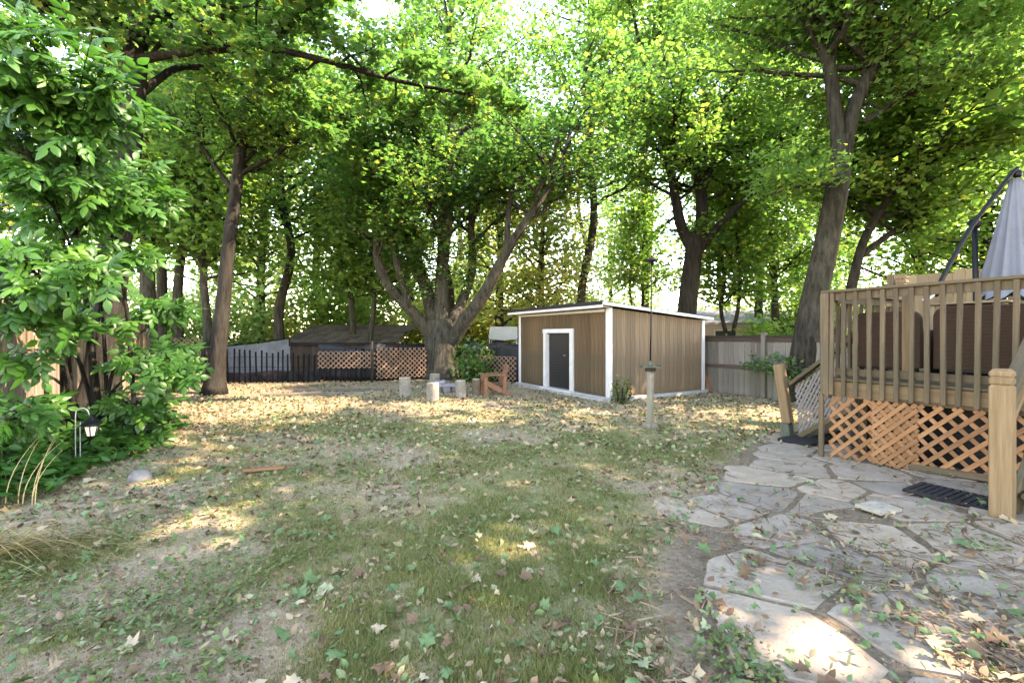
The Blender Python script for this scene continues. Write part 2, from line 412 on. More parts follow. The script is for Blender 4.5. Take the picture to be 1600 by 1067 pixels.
def axis_coords(lo, hi, step, far):
    a = np.arange(lo, hi+1e-6, step); g = step*1.6; l = []; r = []; p = 0
    while p < far: p += g; g *= 1.28; l.append(lo-p); r.append(hi+p)
    return np.concatenate([l[::-1], a, r])
gx = axis_coords(-13, 9, .11, 500); gy = axis_coords(-2, 20, .11, 500)
XX, YY = np.meshgrid(gx, gy); nx, ny = len(gx), len(gy)
gV = np.stack([XX.ravel(), YY.ravel(), gz(XX, YY).ravel()], 1)
ii = (np.arange(ny-1)[:, None]*nx+np.arange(nx-1)[None, :]).ravel()
gF = np.stack([ii, ii+1, ii+nx+1, ii+nx], 1)
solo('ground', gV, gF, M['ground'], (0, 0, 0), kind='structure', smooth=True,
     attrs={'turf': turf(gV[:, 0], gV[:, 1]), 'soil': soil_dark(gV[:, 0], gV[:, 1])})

# ------------------------------------------------------------------ leaf and blade builders
def arr(*p): return np.array(p, float)
T_FAR = (arr((0, -.45, 0), (.40, .0, -.10), (0, .55, .02), (-.40, .0, -.10)), np.array([[0, 1, 2], [0, 2, 3]]))
T_MID = (arr((0, -.30, 0), (.52, .02, -.10), (.17, .16, .0), (0, .60, -.06), (-.17, .16, .0), (-.52, .02, -.10)),
         np.array([[0, 1, 2], [0, 2, 3], [0, 3, 4], [0, 4, 5]]))
_half = [(.18, -.33, -.05), (.29, -.12, .0), (.54, .02, -.11), (.36, .16, -.02), (.40, .38, -.09), (.19, .36, .0)]
_ol = [(0, -.14, .02)]+_half+[(0, .66, -.10)]+[(-a, b, c) for a, b, c in _half[::-1]]
T_NEAR = (np.array([(0, .06, .05)]+_ol), np.array([[0, i, i % len(_ol)+1] for i in range(1, len(_ol)+1)]))
T_OVAL = (arr((0, -.5, 0), (.27, -.1, -.05), (.2, .25, -.05), (0, .55, -.05), (-.2, .25, -.05), (-.27, -.1, -.05), (0, .05, .04)),
          np.array([[6, 0, 1], [6, 1, 2], [6, 2, 3], [6, 3, 4], [6, 4, 5], [6, 5, 0]]))
def _compound(pairs=3, seed=0):
    V = []; F = []; r = np.random.default_rng(seed)
    def leaflet(o, ang, L, droop):
        n = len(V); c, s = math.cos(ang), math.sin(ang); w = L*.25
        ol = [(0, 0), (.70, .17), (1, .40), (.82, .62), (.40, .84), (0, 1), (-.40, .84), (-.82, .62), (-1, .40), (-.70, .17)]
        for (a, b) in ol+[(0, .3), (0, .66)]:
            z = -droop*b*b-(.010*abs(a)+.004*r.random())+(.006 if a == 0 else 0); a = a*w; b = b*L
            V.append((o[0]+a*c-b*s, o[1]+a*s+b*c, o[2]+z))
        p, q = n+10, n+11
        F.extend([(p, n, n+1), (p, n+1, n+2), (p, n+2, q), (q, n+2, n+3), (q, n+3, n+4), (q, n+4, n+5), (q, n+5, n+6), (q, n+6, n+7), (q, n+7, n+8), (q, n+8, p), (p, n+8, n+9), (p, n+9, n)])
    for k in range(pairs):
        y = .10+.088*k; z = -.05*y
        for sg in (-1, 1): leaflet((0, y, z), sg*(1.05-.12*k)+r.normal()*.08, .135+.012*k+r.normal()*.010, .05)
    leaflet((0, .08+.088*pairs, -.02), r.normal()*.1, .17, .06)
    n = len(V); V.extend([(-.003, -.02, 0), (.003, -.02, 0), (.002, .33, -.02), (-.002, .33, -.02)]); F.extend([(n, n+1, n+2), (n, n+2, n+3)])
    return np.array(V), np.array(F)
T_COMP = _compound(2, 1); T_COMP2 = _compound(2, 2)
def leaf_cloud(pos, size, tmpl, rng, tilt=.5, axis=None, axis_w=0.0, nrm=None):
    """one mesh of leaves: N copies of the template turned at random about a mostly upward normal"""
    n = len(pos); tv, tf = tmpl
    N = (UP if nrm is None else nrm)+rng.normal(size=(n, 3))*tilt
    N /= np.linalg.norm(N, axis=1)[:, None]
    Y = rng.normal(size=(n, 3))
    if axis is not None: Y = Y/np.linalg.norm(Y, axis=1)[:, None]*(1-axis_w)+axis*axis_w
    Y -= N*np.sum(Y*N, 1)[:, None]; Y /= np.linalg.norm(Y, axis=1)[:, None]+1e-9
    X = np.cross(Y, N)
    s = np.asarray(size).reshape(-1, 1, 1)
    V = pos[:, None, :]+s*(tv[None, :, 0:1]*X[:, None, :]+tv[None, :, 1:2]*Y[:, None, :]+tv[None, :, 2:3]*N[:, None, :])
    k = len(tv)
    F = (tf[None]+(np.arange(n)*k)[:, None, None]).reshape(-1, 3)
    return V.reshape(-1, 3), F
def rep(a, tmpl): return np.repeat(a, len(tmpl[0]))

# ------------------------------------------------------------------ trees
TRI = 0
def path_at(P, t):
    f = t*(len(P)-1); i = min(int(f), len(P)-2); return P[i]+(P[i+1]-P[i])*(f-i)
def grow(rng, P, t0, t1, nsec, L, nter, nleaf, el=(8, 48), rise=.12, az=None, fall=.5, spread=.42, r0=None):
    """secondary limbs and twigs off a stem; returns tubes and leaf clusters"""
    tubes = []; clusters = []
    for k in range(nsec):
        t = t0+(t1-t0)*((k+rng.random())/nsec)
        p = path_at(P, t); sr = p[3]
        if az is None: a = k*2.39996+rng.normal()*.35
        else: a = R(az[0]+(az[1]-az[0])*rng.random())
        e = R(rng.uniform(*el)); l = L*(1-fall*(t-t0)/max(1e-3, t1-t0))*rng.uniform(.7, 1.2)
        d = np.array([math.cos(a)*math.cos(e), math.sin(a)*math.cos(e), math.sin(e)])
        s = np.linspace(0, 1, 7)[:, None]
        bend = rng.normal(size=3)*.10*l
        Q = p[:3]+d*s*l+UP*(rise*l*s**2*rng.uniform(-.6, 1.2))+bend*s**2
        Q[1:-1] += rng.normal(size=(5, 3))*l*.015
        rr = min(sr*.55, .016+.017*l) if r0 is None else r0
        rad = rr*(1-s[:, 0])**.8+.006
        tubes.append((Q, rad, 5))
        for j in range(nter):
            u = .22+.78*((j+rng.random())/nter)
            q = Q[0]+(path_at(Q, u)-Q[0])
            a2 = a+(1 if j % 2 else -1)*R(rng.uniform(22, 75)) if u < .93 else a+rng.normal()*.3
            e2 = R(rng.uniform(-12, 38)); l2 = l*rng.uniform(.22, .42)*(1.15-.5*u)
            d2 = np.array([math.cos(a2)*math.cos(e2), math.sin(a2)*math.cos(e2), math.sin(e2)])
            s2 = np.linspace(0, 1, 4)[:, None]
            Q2 = q+d2*s2*l2+UP*(-.06*l2*s2**2)+rng.normal(size=3)*.05*l2*s2**2
            tubes.append((Q2, (rr*.32)*(1-s2[:, 0])+.004, 3))
            n = max(4, int(nleaf*rng.uniform(.55, 1.45)))
            w = rng.random(n)**.75
            i0 = np.clip((w*3).astype(int), 0, 2); fr = (w*3-i0)[:, None]
            pp = Q2[i0]*(1-fr)+Q2[i0+1]*fr
            sp = spread*(.55+.3*l2)
            pp = pp+rng.normal(size=(n, 3))*np.array([sp, sp, sp*.6])
            clusters.append((pp, np.clip(rng.normal(.5, .17)+rng.normal(size=n)*.16, 0, 1)))
    return tubes, clusters
def tubes_vf(tubes):
    V = []; F = []; n = 0
    for Q, rad, k in tubes:
        v, f = tube(Q, rad, k, cap=False); V.append(v); F.append(np.array(f)+n); n += len(v)
    return np.concatenate(V), np.concatenate(F)
def cull(pos, rng, keep=.24):
    """thin the leaves that stand well outside the view; those left are larger"""
    d = np.maximum(pos[:, 1], .2)
    px = pos[:, 0]/d*FPX+CX; py = HY-(pos[:, 2]-CAM_H)/d*FPX
    out = (px < -260) | (px > 1860) | (py < -260) | (pos[:, 1] < .3)
    m = ~out | (rng.random(len(pos)) < keep)
    return m, np.where(out, 1.35, 1.0)
def stem(d, pts):
    """pixel path at a distance -> world path with radius: (px, py, r, extra depth)"""
    return np.array([np.append(W(p[0], p[1], d+(p[3] if len(p) > 3 else 0)), p[2]) for p in pts])
def tree(name, label, base, stems, branches, mat_leaf, mat_bark, leaf, tmpl=T_MID, tilt=.5, seed=1, group=None, cat='tree', rough=.06, flare=1.55, tint=0.0, keep=.24, trunk_sides=14, slim=1.0):
    """stems: world paths (x,y,z,r); the first is the trunk. branches: (stem index, kwargs of grow)"""
    global TRI
    rng = np.random.default_rng(seed)
    base = np.array(base, float)
    root = thing(name, label, cat, tuple(base), group)
    paths = []; Vs = []; Fs = []
    for i, s in enumerate(stems):
        P = smooth_path(s, max(8, int(len(s)*4))); paths.append(P)
        r = P[:, 3]*(slim if i else 1.0)
        if i == 0:
            h = P[:, 2]-base[2]; r = r*(1+(flare-1)*np.exp(-np.maximum(h, 0)/.35))
        v, f = tube(P[:, :3], r, trunk_sides if i == 0 else max(6, trunk_sides-4), rough if i == 0 else rough*.6, seed+i)
        if i == 0:
            part('trunk', v, f, mat_bark, root, True)
        else: part('limb', v, f, mat_bark, root, True)
    T = []; C = []
    for si, kw in branches:
        t, c = grow(rng, paths[si], **kw); T += t; C += c
    if T:
        v, f = tubes_vf(T); part('branches', v, f, mat_bark, root, True); TRI += 2*len(f)
    pos = np.concatenate([c[0] for c in C]); tn = np.concatenate([c[1] for c in C])
    ok = pos[:, 2] > .15
    m, sf = cull(pos, rng, keep); m &= ok
    pos = pos[m]; tn = np.clip(tn[m]+tint, 0, 1); sf = sf[m]
    size = leaf*rng.uniform(.7, 1.25, len(pos))*sf
    v, f = leaf_cloud(pos, size, tmpl, rng, tilt)
    part('crown', v, f, mat_leaf, root, attrs={'tint': rep(tn, tmpl)}); TRI += len(f)
    return root

def gk(t0, t1, nsec, L, nter=7, nleaf=40, **k): return dict(t0=t0, t1=t1, nsec=nsec, L=L, nter=nter, nleaf=nleaf, **k)

# the large many-stemmed maple left of the shed
D = 16.4
b0 = W(688, HY+CAM_H*FPX/D, D)
tree('maple_tree', 'large old maple dividing into many thick limbs low down, left of the shed', b0, [
    stem(D, [(688, 592, .56), (689, 560, .54), (690, 525, .55), (688, 500, .46)]),
    stem(D, [(684, 540, .30), (662, 508, .27), (632, 474, .23, -.4), (604, 442, .20, -.7), (589, 400, .16, -.9), (590, 335, .12, -1), (578, 240, .07, -1.2)]),
    stem(D, [(684, 525, .34), (668, 460, .29, .3), (645, 385, .24, .6), (632, 300, .19, .9), (622, 200, .13, 1.2), (600, 60, .06, 1.4)]),
    stem(D, [(690, 525, .34), (690, 430, .28), (699, 340, .23), (706, 230, .17), (700, 100, .10), (712, -40, .05)]),
    stem(D, [(697, 520, .26), (722, 470, .22, .5), (738, 420, .18, .8), (736, 350, .15, .9), (742, 260, .12, 1), (752, 120, .06, 1.2)]),
    stem(D, [(698, 545, .34), (724, 505, .29, -.5), (757, 458, .25, -.9), (785, 405, .20, -1.2), (812, 360, .16, -1.4), (850, 305, .12, -1.5), (880, 245, .08, -1.6), (905, 150, .04, -1.6)]),
    stem(D, [(792, 392, .13, -1.2), (795, 330, .11, -1), (803, 275, .08, -.8), (808, 190, .05, -.6)]),
    stem(D, [(640, 480, .16, -.4), (622, 420, .13, -.8), (612, 350, .10, -1.2), (628, 270, .06, -1.6)]),
    stem(D, [(698, 390, .13), (672, 330, .10, -1), (660, 250, .08, -2), (640, 180, .05, -2.6)]),
], [(1, gk(.55, 1, 13, 2.4, 8, 36)), (2, gk(.46, 1, 18, 3.8, 10, 39)), (3, gk(.46, 1, 24, 4.6, 10, 42)), (4, gk(.5, 1, 15, 3.8, 10, 38)),
    (5, gk(.62, 1, 17, 3.4, 9, 38)), (6, gk(.5, 1, 9, 2.2, 8, 34)), (7, gk(.4, 1, 11, 2.2, 8, 34)), (8, gk(.2, 1, 14, 2.8, 8, 36, az=(180, 360))),
    (2, gk(.18, .5, 8, 1.3, 5, 19, az=(180, 360), r0=.014)), (3, gk(.12, .5, 9, 1.4, 5, 19, az=(180, 360), r0=.014)), (4, gk(.2, .55, 6, 1.2, 5, 18, az=(180, 360), r0=.012))],
    M['leaf_maple'], M['bark_maple'], .165, T_FAR, tint=.14, slim=.84, seed=11, trunk_sides=26, rough=.10, flare=1.35, tilt=.42)

# the maple behind the shed
D = 18.0
tree('maple_tree', 'tall maple with dark forked trunk rising behind the shed roof', W(1072, HY+CAM_H*FPX/D, D), [
    stem(D, [(1070, 585, .38), (1072, 500, .36), (1078, 440, .34), (1086, 378, .31), (1088, 365, .28)]),
    stem(D, [(1084, 395, .24), (1064, 352, .21), (1052, 290, .17), (1036, 220, .13), (1008, 110, .08), (985, 0, .05)]),
    stem(D, [(1090, 390, .27), (1097, 335, .24), (1094, 260, .20), (1102, 170, .15), (1095, 60, .09), (1100, -60, .05)]),
    stem(D, [(1096, 385, .17), (1130, 345, .14, -.4), (1175, 300, .11, -.8), (1215, 250, .09, -1), (1262, 170, .06, -1.2), (1300, 90, .03, -1.2)]),
    stem(D, [(1098, 300, .13), (1125, 220, .10), (1150, 130, .07), (1185, 20, .04)]),
], [(0, gk(.9, 1, 3, 1.6, 6, 20)), (1, gk(.3, 1, 24, 4.2, 10, 45)), (2, gk(.25, 1, 26, 4.0, 10, 45)), (3, gk(.35, 1, 18, 3.2, 8, 40)), (4, gk(.2, 1, 17, 3.6, 9, 42))],
    M['leaf_bright'], M['bark_dark'], .175, T_FAR, seed=23, tilt=.5)

# the leaning tree right, in front of the board fence
D = 10.4
b0 = G(1252, 626)
tree('maple_tree', 'leaning maple forking high up, between the board fence and the deck', b0, [
    np.vstack([[*b0, .31], stem(10.4, [(1258, 555, .285), (1272, 470, .265), (1290, 390, .25), (1304, 320, .235), (1312, 265, .225), (1317, 215, .215)])]),
    stem(10.4, [(1314, 240, .16), (1304, 170, .145), (1294, 100, .125), (1268, 55, .08), (1238, 5, .06), (1215, -60, .04)]),
    stem(10.4, [(1297, 110, .10), (1304, 50, .09), (1309, -10, .07), (1300, -120, .04)]),
    stem(10.4, [(1318, 235, .17), (1334, 170, .15), (1354, 125, .135), (1384, 65, .11), (1402, 5, .09), (1430, -100, .05)]),
    stem(10.4, [(1354, 128, .08), (1347, 80, .07), (1350, 30, .06), (1356, -60, .03)]),
    stem(10.4, [(1350, 190, .06), (1400, 160, .05, .4), (1470, 115, .035, .6), (1590, 30, .02, 1)]),
    stem(10.4, [(1310, 285, .05), (1262, 290, .035, -.3), (1205, 303, .02, -.4)]),
], [(1, gk(.35, 1, 18, 3.1, 8, 56)), (2, gk(.3, 1, 13, 2.8, 8, 56)), (3, gk(.3, 1, 19, 3.2, 8, 56)), (4, gk(.3, 1, 10, 2.4, 7, 54)), (5, gk(.15, 1, 18, 2.4, 8, 56)), (6, gk(.4, 1, 6, 1.2, 5, 34))],
    M['leaf_bright'], M['bark'], .14, seed=37, tilt=.5)

# the dark one behind it, leaning to the right
D = 13.5
tree('maple_tree', 'dark leaning tree half hidden behind the forked maple beside the deck', W(1300, HY+CAM_H*FPX/D, D), [
    stem(D, [(1290, 605, .17), (1312, 520, .155), (1332, 440, .135), (1352, 370, .115), (1395, 300, .09), (1440, 240, .09), (1490, 140, .05)]),
    stem(D, [(1345, 400, .10), (1400, 360, .08, .3), (1462, 335, .05, .6), (1520, 290, .03, .8)]),
    stem(D, [(1385, 315, .09), (1420, 250, .07), (1450, 160, .05), (1470, 30, .03)]),
], [(0, gk(.55, 1, 22, 3.4, 8, 72)), (1, gk(.25, 1, 15, 2.4, 8, 70)), (2, gk(.2, 1, 18, 3.0, 8, 72))], M['leaf_bright'], M['bark_dark'], .175, T_FAR, seed=41)

# the thick trunk at the left edge and its long bough across the top
b0 = G(150, 652)
tree('maple_tree', 'thick dark trunk at the left behind the ash shrub, long bough reaching across', b0, [
    np.vstack([[*b0, .33], stem(b0[1], [(160, 590, .265), (168, 500, .25), (178, 410, .235), (192, 300, .22), (204, 190, .205), (212, 90, .185), (222, -40, .15), (235, -220, .10)])]),
    stem(b0[1], [(208, 95, .09), (270, 84, .075, -.3), (350, 77, .065, -.5), (430, 78, .058, -.4), (520, 98, .048, -.2), (610, 124, .038, .1), (700, 142, .028, .3), (785, 158, .015, .5)]),
    stem(b0[1], [(214, 150, .08), (285, 105, .06, .8), (370, 125, .045, 1.6), (450, 160, .03, 2.2), (500, 205, .015, 2.4)]),
    stem(b0[1], [(216, 40, .09), (330, -20, .07, -.6), (470, -60, .05, -1.2), (640, -70, .03, -1.6)]),
    stem(b0[1], [(205, 60, .07), (140, 10, .05, -.8), (60, -30, .03, -1.6)]),
], [(1, gk(.2, 1, 22, 1.5, 7, 26, el=(-25, 30), rise=-.1, spread=.20)), (2, gk(.25, 1, 13, 1.5, 7, 26, el=(-25, 30), rise=-.1, spread=.20)),
    (3, gk(.15, 1, 20, 1.6, 7, 26, el=(-30, 25), rise=-.15, spread=.20)), (4, gk(.2, 1, 12, 1.5, 7, 24, el=(-25, 30), rise=-.1, spread=.20)), (0, gk(.7, 1, 9, 2.4, 7, 28))],
    M['leaf_maple'], M['bark_dark'], .125, T_NEAR, seed=53, tint=.12, tilt=.45, trunk_sides=18, rough=.08)

# slim tree standing clear at the left of the lawn
b0 = G(335, 616)
tree('maple_tree', 'slim straight tree standing clear on the left with sunlit foot', b0, [
    np.vstack([[*b0, .215], stem(b0[1], [(341, 550, .185), (350, 460, .165), (357, 390, .155), (366, 320, .145), (376, 240, .135), (388, 150, .12), (416, 85, .10), (440, 10, .08), (450, -90, .05)])]),
    stem(b0[1], [(366, 300, .07), (330, 250, .05, .3), (300, 190, .04, .5), (285, 90, .02, .6)]),
    stem(b0[1], [(372, 262, .06), (420, 220, .045, .3), (470, 200, .03, .5), (520, 170, .015, .6)]),
], [(0, gk(.50, 1, 22, 2.7, 8, 56)), (1, gk(.3, 1, 12, 2.0, 8, 56)), (2, gk(.3, 1, 12, 2.0, 8, 56))], M['leaf_maple'], M['bark_dark'], .15, seed=61, tint=.12, trunk_sides=16)

# trees standing back from the yard
def back_tree(px, d, h, lean, r, label, mat, seed, L=3.7, nsec=38, leaf=.225, t0=.28, tint=0.0, nleaf=27, bark='bark', group='trees behind the back fences', nter=7):
    b = np.array([(px-CX)/FPX*d, d, float(gz((px-CX)/FPX*d, d))])
    rg = np.random.default_rng(seed)
    s = np.array([[b[0]+lean*t*h+rg.normal()*.12*(t > 0)*h/10, b[1]+rg.normal()*.1, b[2]+t*h, r*(1-t)**.7+.02] for t in np.linspace(0, 1, 7)])
    return tree('background_tree', label, b, [s], [(0, gk(t0, 1, nsec, L, nter, nleaf, fall=.5, spread=.75))], mat, M[bark], leaf, T_FAR, tilt=.6, seed=seed, group=group, tint=tint, trunk_sides=8)
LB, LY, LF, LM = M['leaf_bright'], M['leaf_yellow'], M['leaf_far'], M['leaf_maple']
back_tree(-60, 15, 13, .02, .22, 'tall tree beyond the stockade fence at the left edge', LB, 101, tint=.2)
back_tree(228, 15.5, 13, .02, .24, 'straight trunk just over the stockade fence, left of two', LB, 102, L=2.6, t0=.42, tint=.25)
back_tree(252, 18, 12, .0, .20, 'reddish straight trunk just over the stockade fence, right of two', LB, 103, L=2.6, t0=.4)
back_tree(284, 16.2, 11, -.03, .17, 'dark slanting trunk behind the black picket fence end', LB, 104, L=2.4, t0=.38)
back_tree(312, 15.6, 10, .03, .13, 'crooked thin trunk beside the white sheet at the back', LB, 105, L=2.4, t0=.34)
back_tree(402, 24, 15, .02, .25, 'leafy tree behind the grey tarp shelter', LF, 106, t0=.16)
back_tree(500, 27, 16, .0, .28, 'bright yellow-green tree behind the old brown shed', LY, 107, t0=.12)
back_tree(545, 19.5, 10, -.02, .13, 'thin forked tree rising in front of the old shed roof', LB, 108, L=2.0, t0=.3)
back_tree(580, 18.4, 9, .01, .10, 'slim sapling beside the orange lattice fence', LB, 109, L=1.7, t0=.34)
back_tree(640, 29, 16, .02, .28, 'pale sunlit tree seen through the limbs of the old maple', LY, 110, t0=.12, tint=.15)
back_tree(780, 25, 14, .0, .26, 'yellowing tree filling the gap left of the shed', LY, 111, t0=.14, tint=.18)
back_tree(850, 22, 10, .0, .18, 'yellow-leaved tree rising over the shed roof', LY, 112, L=2.6, t0=.2, tint=.15)
back_tree(905, 33, 15, .02, .26, 'distant tree above the left half of the shed roof', LF, 113, t0=.15, nsec=22)
back_tree(985, 26, 8.5, .0, .07, 'thin bare-stemmed sapling left of the bird feeder rod', LF, 114, L=1.5, nsec=15, t0=.4, nleaf=27, bark='bark_dark')
back_tree(1003, 25, 9, .01, .07, 'thin sapling right behind the bird feeder rod', LB, 115, L=1.4, nsec=14, t0=.42, nleaf=27, bark='bark_dark')
back_tree(1130, 20, 8, -.01, .085, 'dark thin sapling over the board fence, nearest the shed', LB, 116, L=1.7, nsec=18, t0=.34, nleaf=28, bark='bark_dark')
back_tree(1152, 19.5, 8.5, .015, .085, 'dark thin sapling over the board fence, second from the shed', LB, 117, L=1.8, nsec=18, t0=.34, nleaf=28, bark='bark_dark')
back_tree(1207, 21, 12, .0, .18, 'upright tree seen between the saplings and the leaning maple', LB, 118, L=2.6, t0=.3)
back_tree(1275, 27, 13, .0, .22, 'leafy tree far behind the leaning forked maple', LB, 119, t0=.12, tint=.1)
back_tree(1430, 20, 13, .0, .22, 'broad tree filling the view over the deck railing', LB, 120, t0=.12, tint=.1)
back_tree(1530, 16, 13, .02, .20, 'bright tree behind the folded parasol', LB, 121, t0=.14, L=3.0, tint=.1)
back_tree(1660, 15, 13, .0, .24, 'bright tree at the right edge beyond the parasol', LB, 122, t0=.2, tint=.05)
back_tree(1330, 34, 17, .0, .3, 'far tree behind the deck corner post', LF, 123, t0=.1, nsec=22)
back_tree(120, 26, 16, .0, .3, 'far tree behind the thick trunk on the left', LF, 124, t0=.12)
back_tree(320, 32, 18, .0, .3, 'far tree behind the slim straight tree', LF, 125, t0=.1)
back_tree(715, 36, 17, .0, .3, 'far tree directly behind the old maple', LF, 126, t0=.1, nsec=24)
back_tree(700, 23, 21, .0, .22, 'tall pale tree whose top shows left of the maple crown', LF, 127, L=4.6, t0=.3, nsec=46)
back_tree(915, 22, 21, .0, .22, 'tall light tree closing the gap above the shed roof', LB, 128, L=4.6, t0=.36, tint=.0, nsec=46)
back_tree(1010, 28, 24, .0, .26, 'tall distant tree behind the feeder rod', LF, 129, L=5.0, t0=.3, nsec=46)
back_tree(1190, 28, 19, .0, .26, 'tall distant tree between the shed maple and the leaning maple', LB, 130, L=4.4, t0=.25)
back_tree(440, 19, 15, .0, .2, 'tall slender tree over the grey tarp shelter', LB, 131, L=3.2, t0=.36)
for k_, (px_, d_, h_, lab_) in enumerate(((-40, 40, 20, 'tall distant tree at the left edge'), (190, 42, 22, 'tall distant tree behind the thick left trunk'), (420, 40, 22, 'tall distant tree above the tarp shelter'), (560, 44, 24, 'tall distant tree above the old shed'),
        (760, 42, 24, 'tall distant tree right of the old maple'), (960, 44, 25, 'tall distant tree above the shed roof ridge'), (1130, 40, 22, 'tall distant tree right of the shed maple'), (1260, 44, 24, 'tall distant tree behind the leaning maple'), (1480, 40, 22, 'tall distant tree above the deck'))):
    back_tree(px_, d_, h_, .0, .26, lab_, LF if k_ % 2 else LY, 400+k_, L=5.2, nsec=34, leaf=.42, t0=.06, nleaf=26, group='distant trees behind everything')
def shade_tree(x, y, h, label, seed, L=3.6, nsec=30, leaf=.29, nleaf=46, keep=.42, tmpl=T_FAR):  # trees outside the frame, added to cast shade over lawn and patio
    b = np.array([x, y, float(gz(x, y))]); rg = np.random.default_rng(seed)
    s = np.array([[x+rg.normal()*.15*(t > 0), y+rg.normal()*.15*(t > 0), b[2]+t*h, .26*(1-t)**.7+.02] for t in np.linspace(0, 1, 7)])
    tree('added_shade_tree', label, b, [s], [(0, gk(.34, 1, nsec, L, 7, nleaf, fall=.5, spread=.4))], M['leaf_bright'], M['bark'], leaf, tmpl, tilt=.6, seed=seed, trunk_sides=8, keep=keep)
shade_tree(13.5, 8.2, 14, 'tall tree added for shade beyond the deck, trunk out of view', 201, 4.0, 17)
shade_tree(9.4, 4.0, 12, 'spreading tree added for shade just beyond the deck privacy fence, trunk out of view', 202, 4.0, 34, .14, 64, .4, T_MID)
shade_tree(9.0, -.4, 12, 'unseen spreading tree added for shade beside the house end of the deck', 203, 4.2, 38, keep=.30)
shade_tree(9.0, -4.8, 12, 'unseen spreading tree added for shade behind the camera on the right', 204, 4.2, 38)
shade_tree(14.5, 1.5, 14, 'unseen tall tree added for shade level with the deck', 205, 4.2, 30, keep=.26)

# low bushes behind the back fences
def bush(px, d, w, h, n, mat, label, seed, leaf=.17, tmpl=T_FAR, name='bush', group=None, base_py=None, tint=0.0, lift=.5):
    rng = np.random.default_rng(seed)
    x0 = (px-CX)/FPX*d; z0 = float(gz(x0, d))
    root = thing(name, label, 'bush', (x0, d, z0), group)
    T = []; P = []; tn = []
    for k in range(max(6, int(w*7))):
        a = rng.uniform(0, 2*math.pi); q = math.sqrt(rng.random())*w*.5
        top = np.array([x0+math.cos(a)*q, d+math.sin(a)*q*.7, z0+h*rng.uniform(.55, 1)*(1-.35*(2*q/w)**2)])
        b = np.array([x0+math.cos(a)*q*.35, d+math.sin(a)*q*.3, z0])
        s = np.linspace(0, 1, 6)[:, None]; Q = b+(top-b)*s+rng.normal(size=3)*.12*np.sin(s*3.1)
        T.append((Q, .018*(1-s[:, 0])+.005, 4))
        n2 = n*(2.6 if d > 13.5 and w > 2.2 else 1); m = max(8, int(n2/max(6, int(w*7))))
        u = rng.uniform(1-lift*1.3, 1.02, m).clip(.1, 1); i0 = np.clip((u*5).astype(int), 0, 4); fr = (u*5-i0)[:, None]
        P.append(Q[i0]*(1-fr)+Q[i0+1]*fr+rng.normal(size=(m, 3))*np.array([.24, .24, .16])*min(1, h*.6)); tn.append(np.clip(rng.normal(.5, .15)+rng.normal(size=m)*.15+tint, 0, 1))
    v, f = tubes_vf(T); part('stems', v, f, M['bark_dark'], root)
    P = np.concatenate(P); tn = np.concatenate(tn); ok = P[:, 2] > z0+.03; P = P[ok]; tn = tn[ok]
    v, f = leaf_cloud(P, leaf*rng.uniform(.65, 1.2, len(P)), tmpl, rng, .6)
    part('foliage', v, f, mat, root, attrs={'tint': rep(tn, tmpl)})
    return root
bush(742, 15.2, 1.6, 1.35, 900, M['leaf_maple'], 'fresh green bush growing against the right side of the old maple', 301, .16, T_MID, tint=.22, lift=.75)
bush(60, 17, 5, 4, 2200, LF, 'bushes beyond the stockade fence at far left', 302, .24, lift=.8)
bush(330, 21, 5.5, 4.2, 2600, LF, 'yellow-green undergrowth between slim tree and grey tarp shelter', 303, .22, lift=.85)
bush(455, 25, 6, 4.5, 2600, LY, 'sunlit undergrowth above the grey tarp shelter', 304, .24, lift=.8)
bush(600, 25, 6, 5, 2600, LY, 'sunlit undergrowth behind the old shed roof', 305, .24, lift=.8)
bush(770, 29, 5, 5.5, 1900, LY, 'yellowing bush behind the gap left of the shed', 306, .26, tint=.12, lift=.65)
bush(1195, 15.5, 2.6, 2.7, 1500, LB, 'bright bush topping the board fence near the leaning maple', 307, .15, tint=.12, lift=.7)
bush(1400, 19, 5, 3.8, 2300, LB, 'leafy bush behind the deck privacy fence', 308, .22, lift=.8)
bush(1320, 15.5, 2.4, 2.6, 1200, LB, 'low bush behind the leaning maple trunk', 309, .17, lift=.8)
bush(200, 24, 8, 6.0, 3000, LF, 'tall leafy thicket beyond the end of the stockade fence', 313, .27, lift=.9)
bush(700, 31, 8, 7.0, 2600, LF, 'far sunlit thicket behind the old maple trunk', 314, .3, lift=.9)
bush(870, 27, 6, 5.5, 2200, LY, 'yellow thicket showing just above the shed roof', 315, .27, tint=.1, lift=.85)
bush(1010, 36, 9, 6.0, 1800, LF, 'far pale thicket behind the feeder rod', 316, .32, lift=.9)
bush(1290, 24, 7, 6.0, 2400, LB, 'leafy thicket behind the leaning maple', 317, .26, lift=.9)
bush(540, 23, 6, 6.0, 2600, LB, 'green thicket rising behind the old shed', 318, .25, tint=.1, lift=.8)
bush(1570, 14, 5, 3.4, 1900, LB, 'bush behind the parasol mast', 310, .2, lift=.8)
bush(1272, 10.0, .8, .95, 260, M['leaf_maple'], 'ivy and saplings at the foot of the leaning maple', 311, .12, T_MID, tint=.15, lift=.7)
bush(968, 10.3, .42, .62, 220, M['leaf_ground'], 'small weed growing at the near corner of the shed', 312, .10, T_OVAL, lift=.9)
print('TRI after trees', TRI)

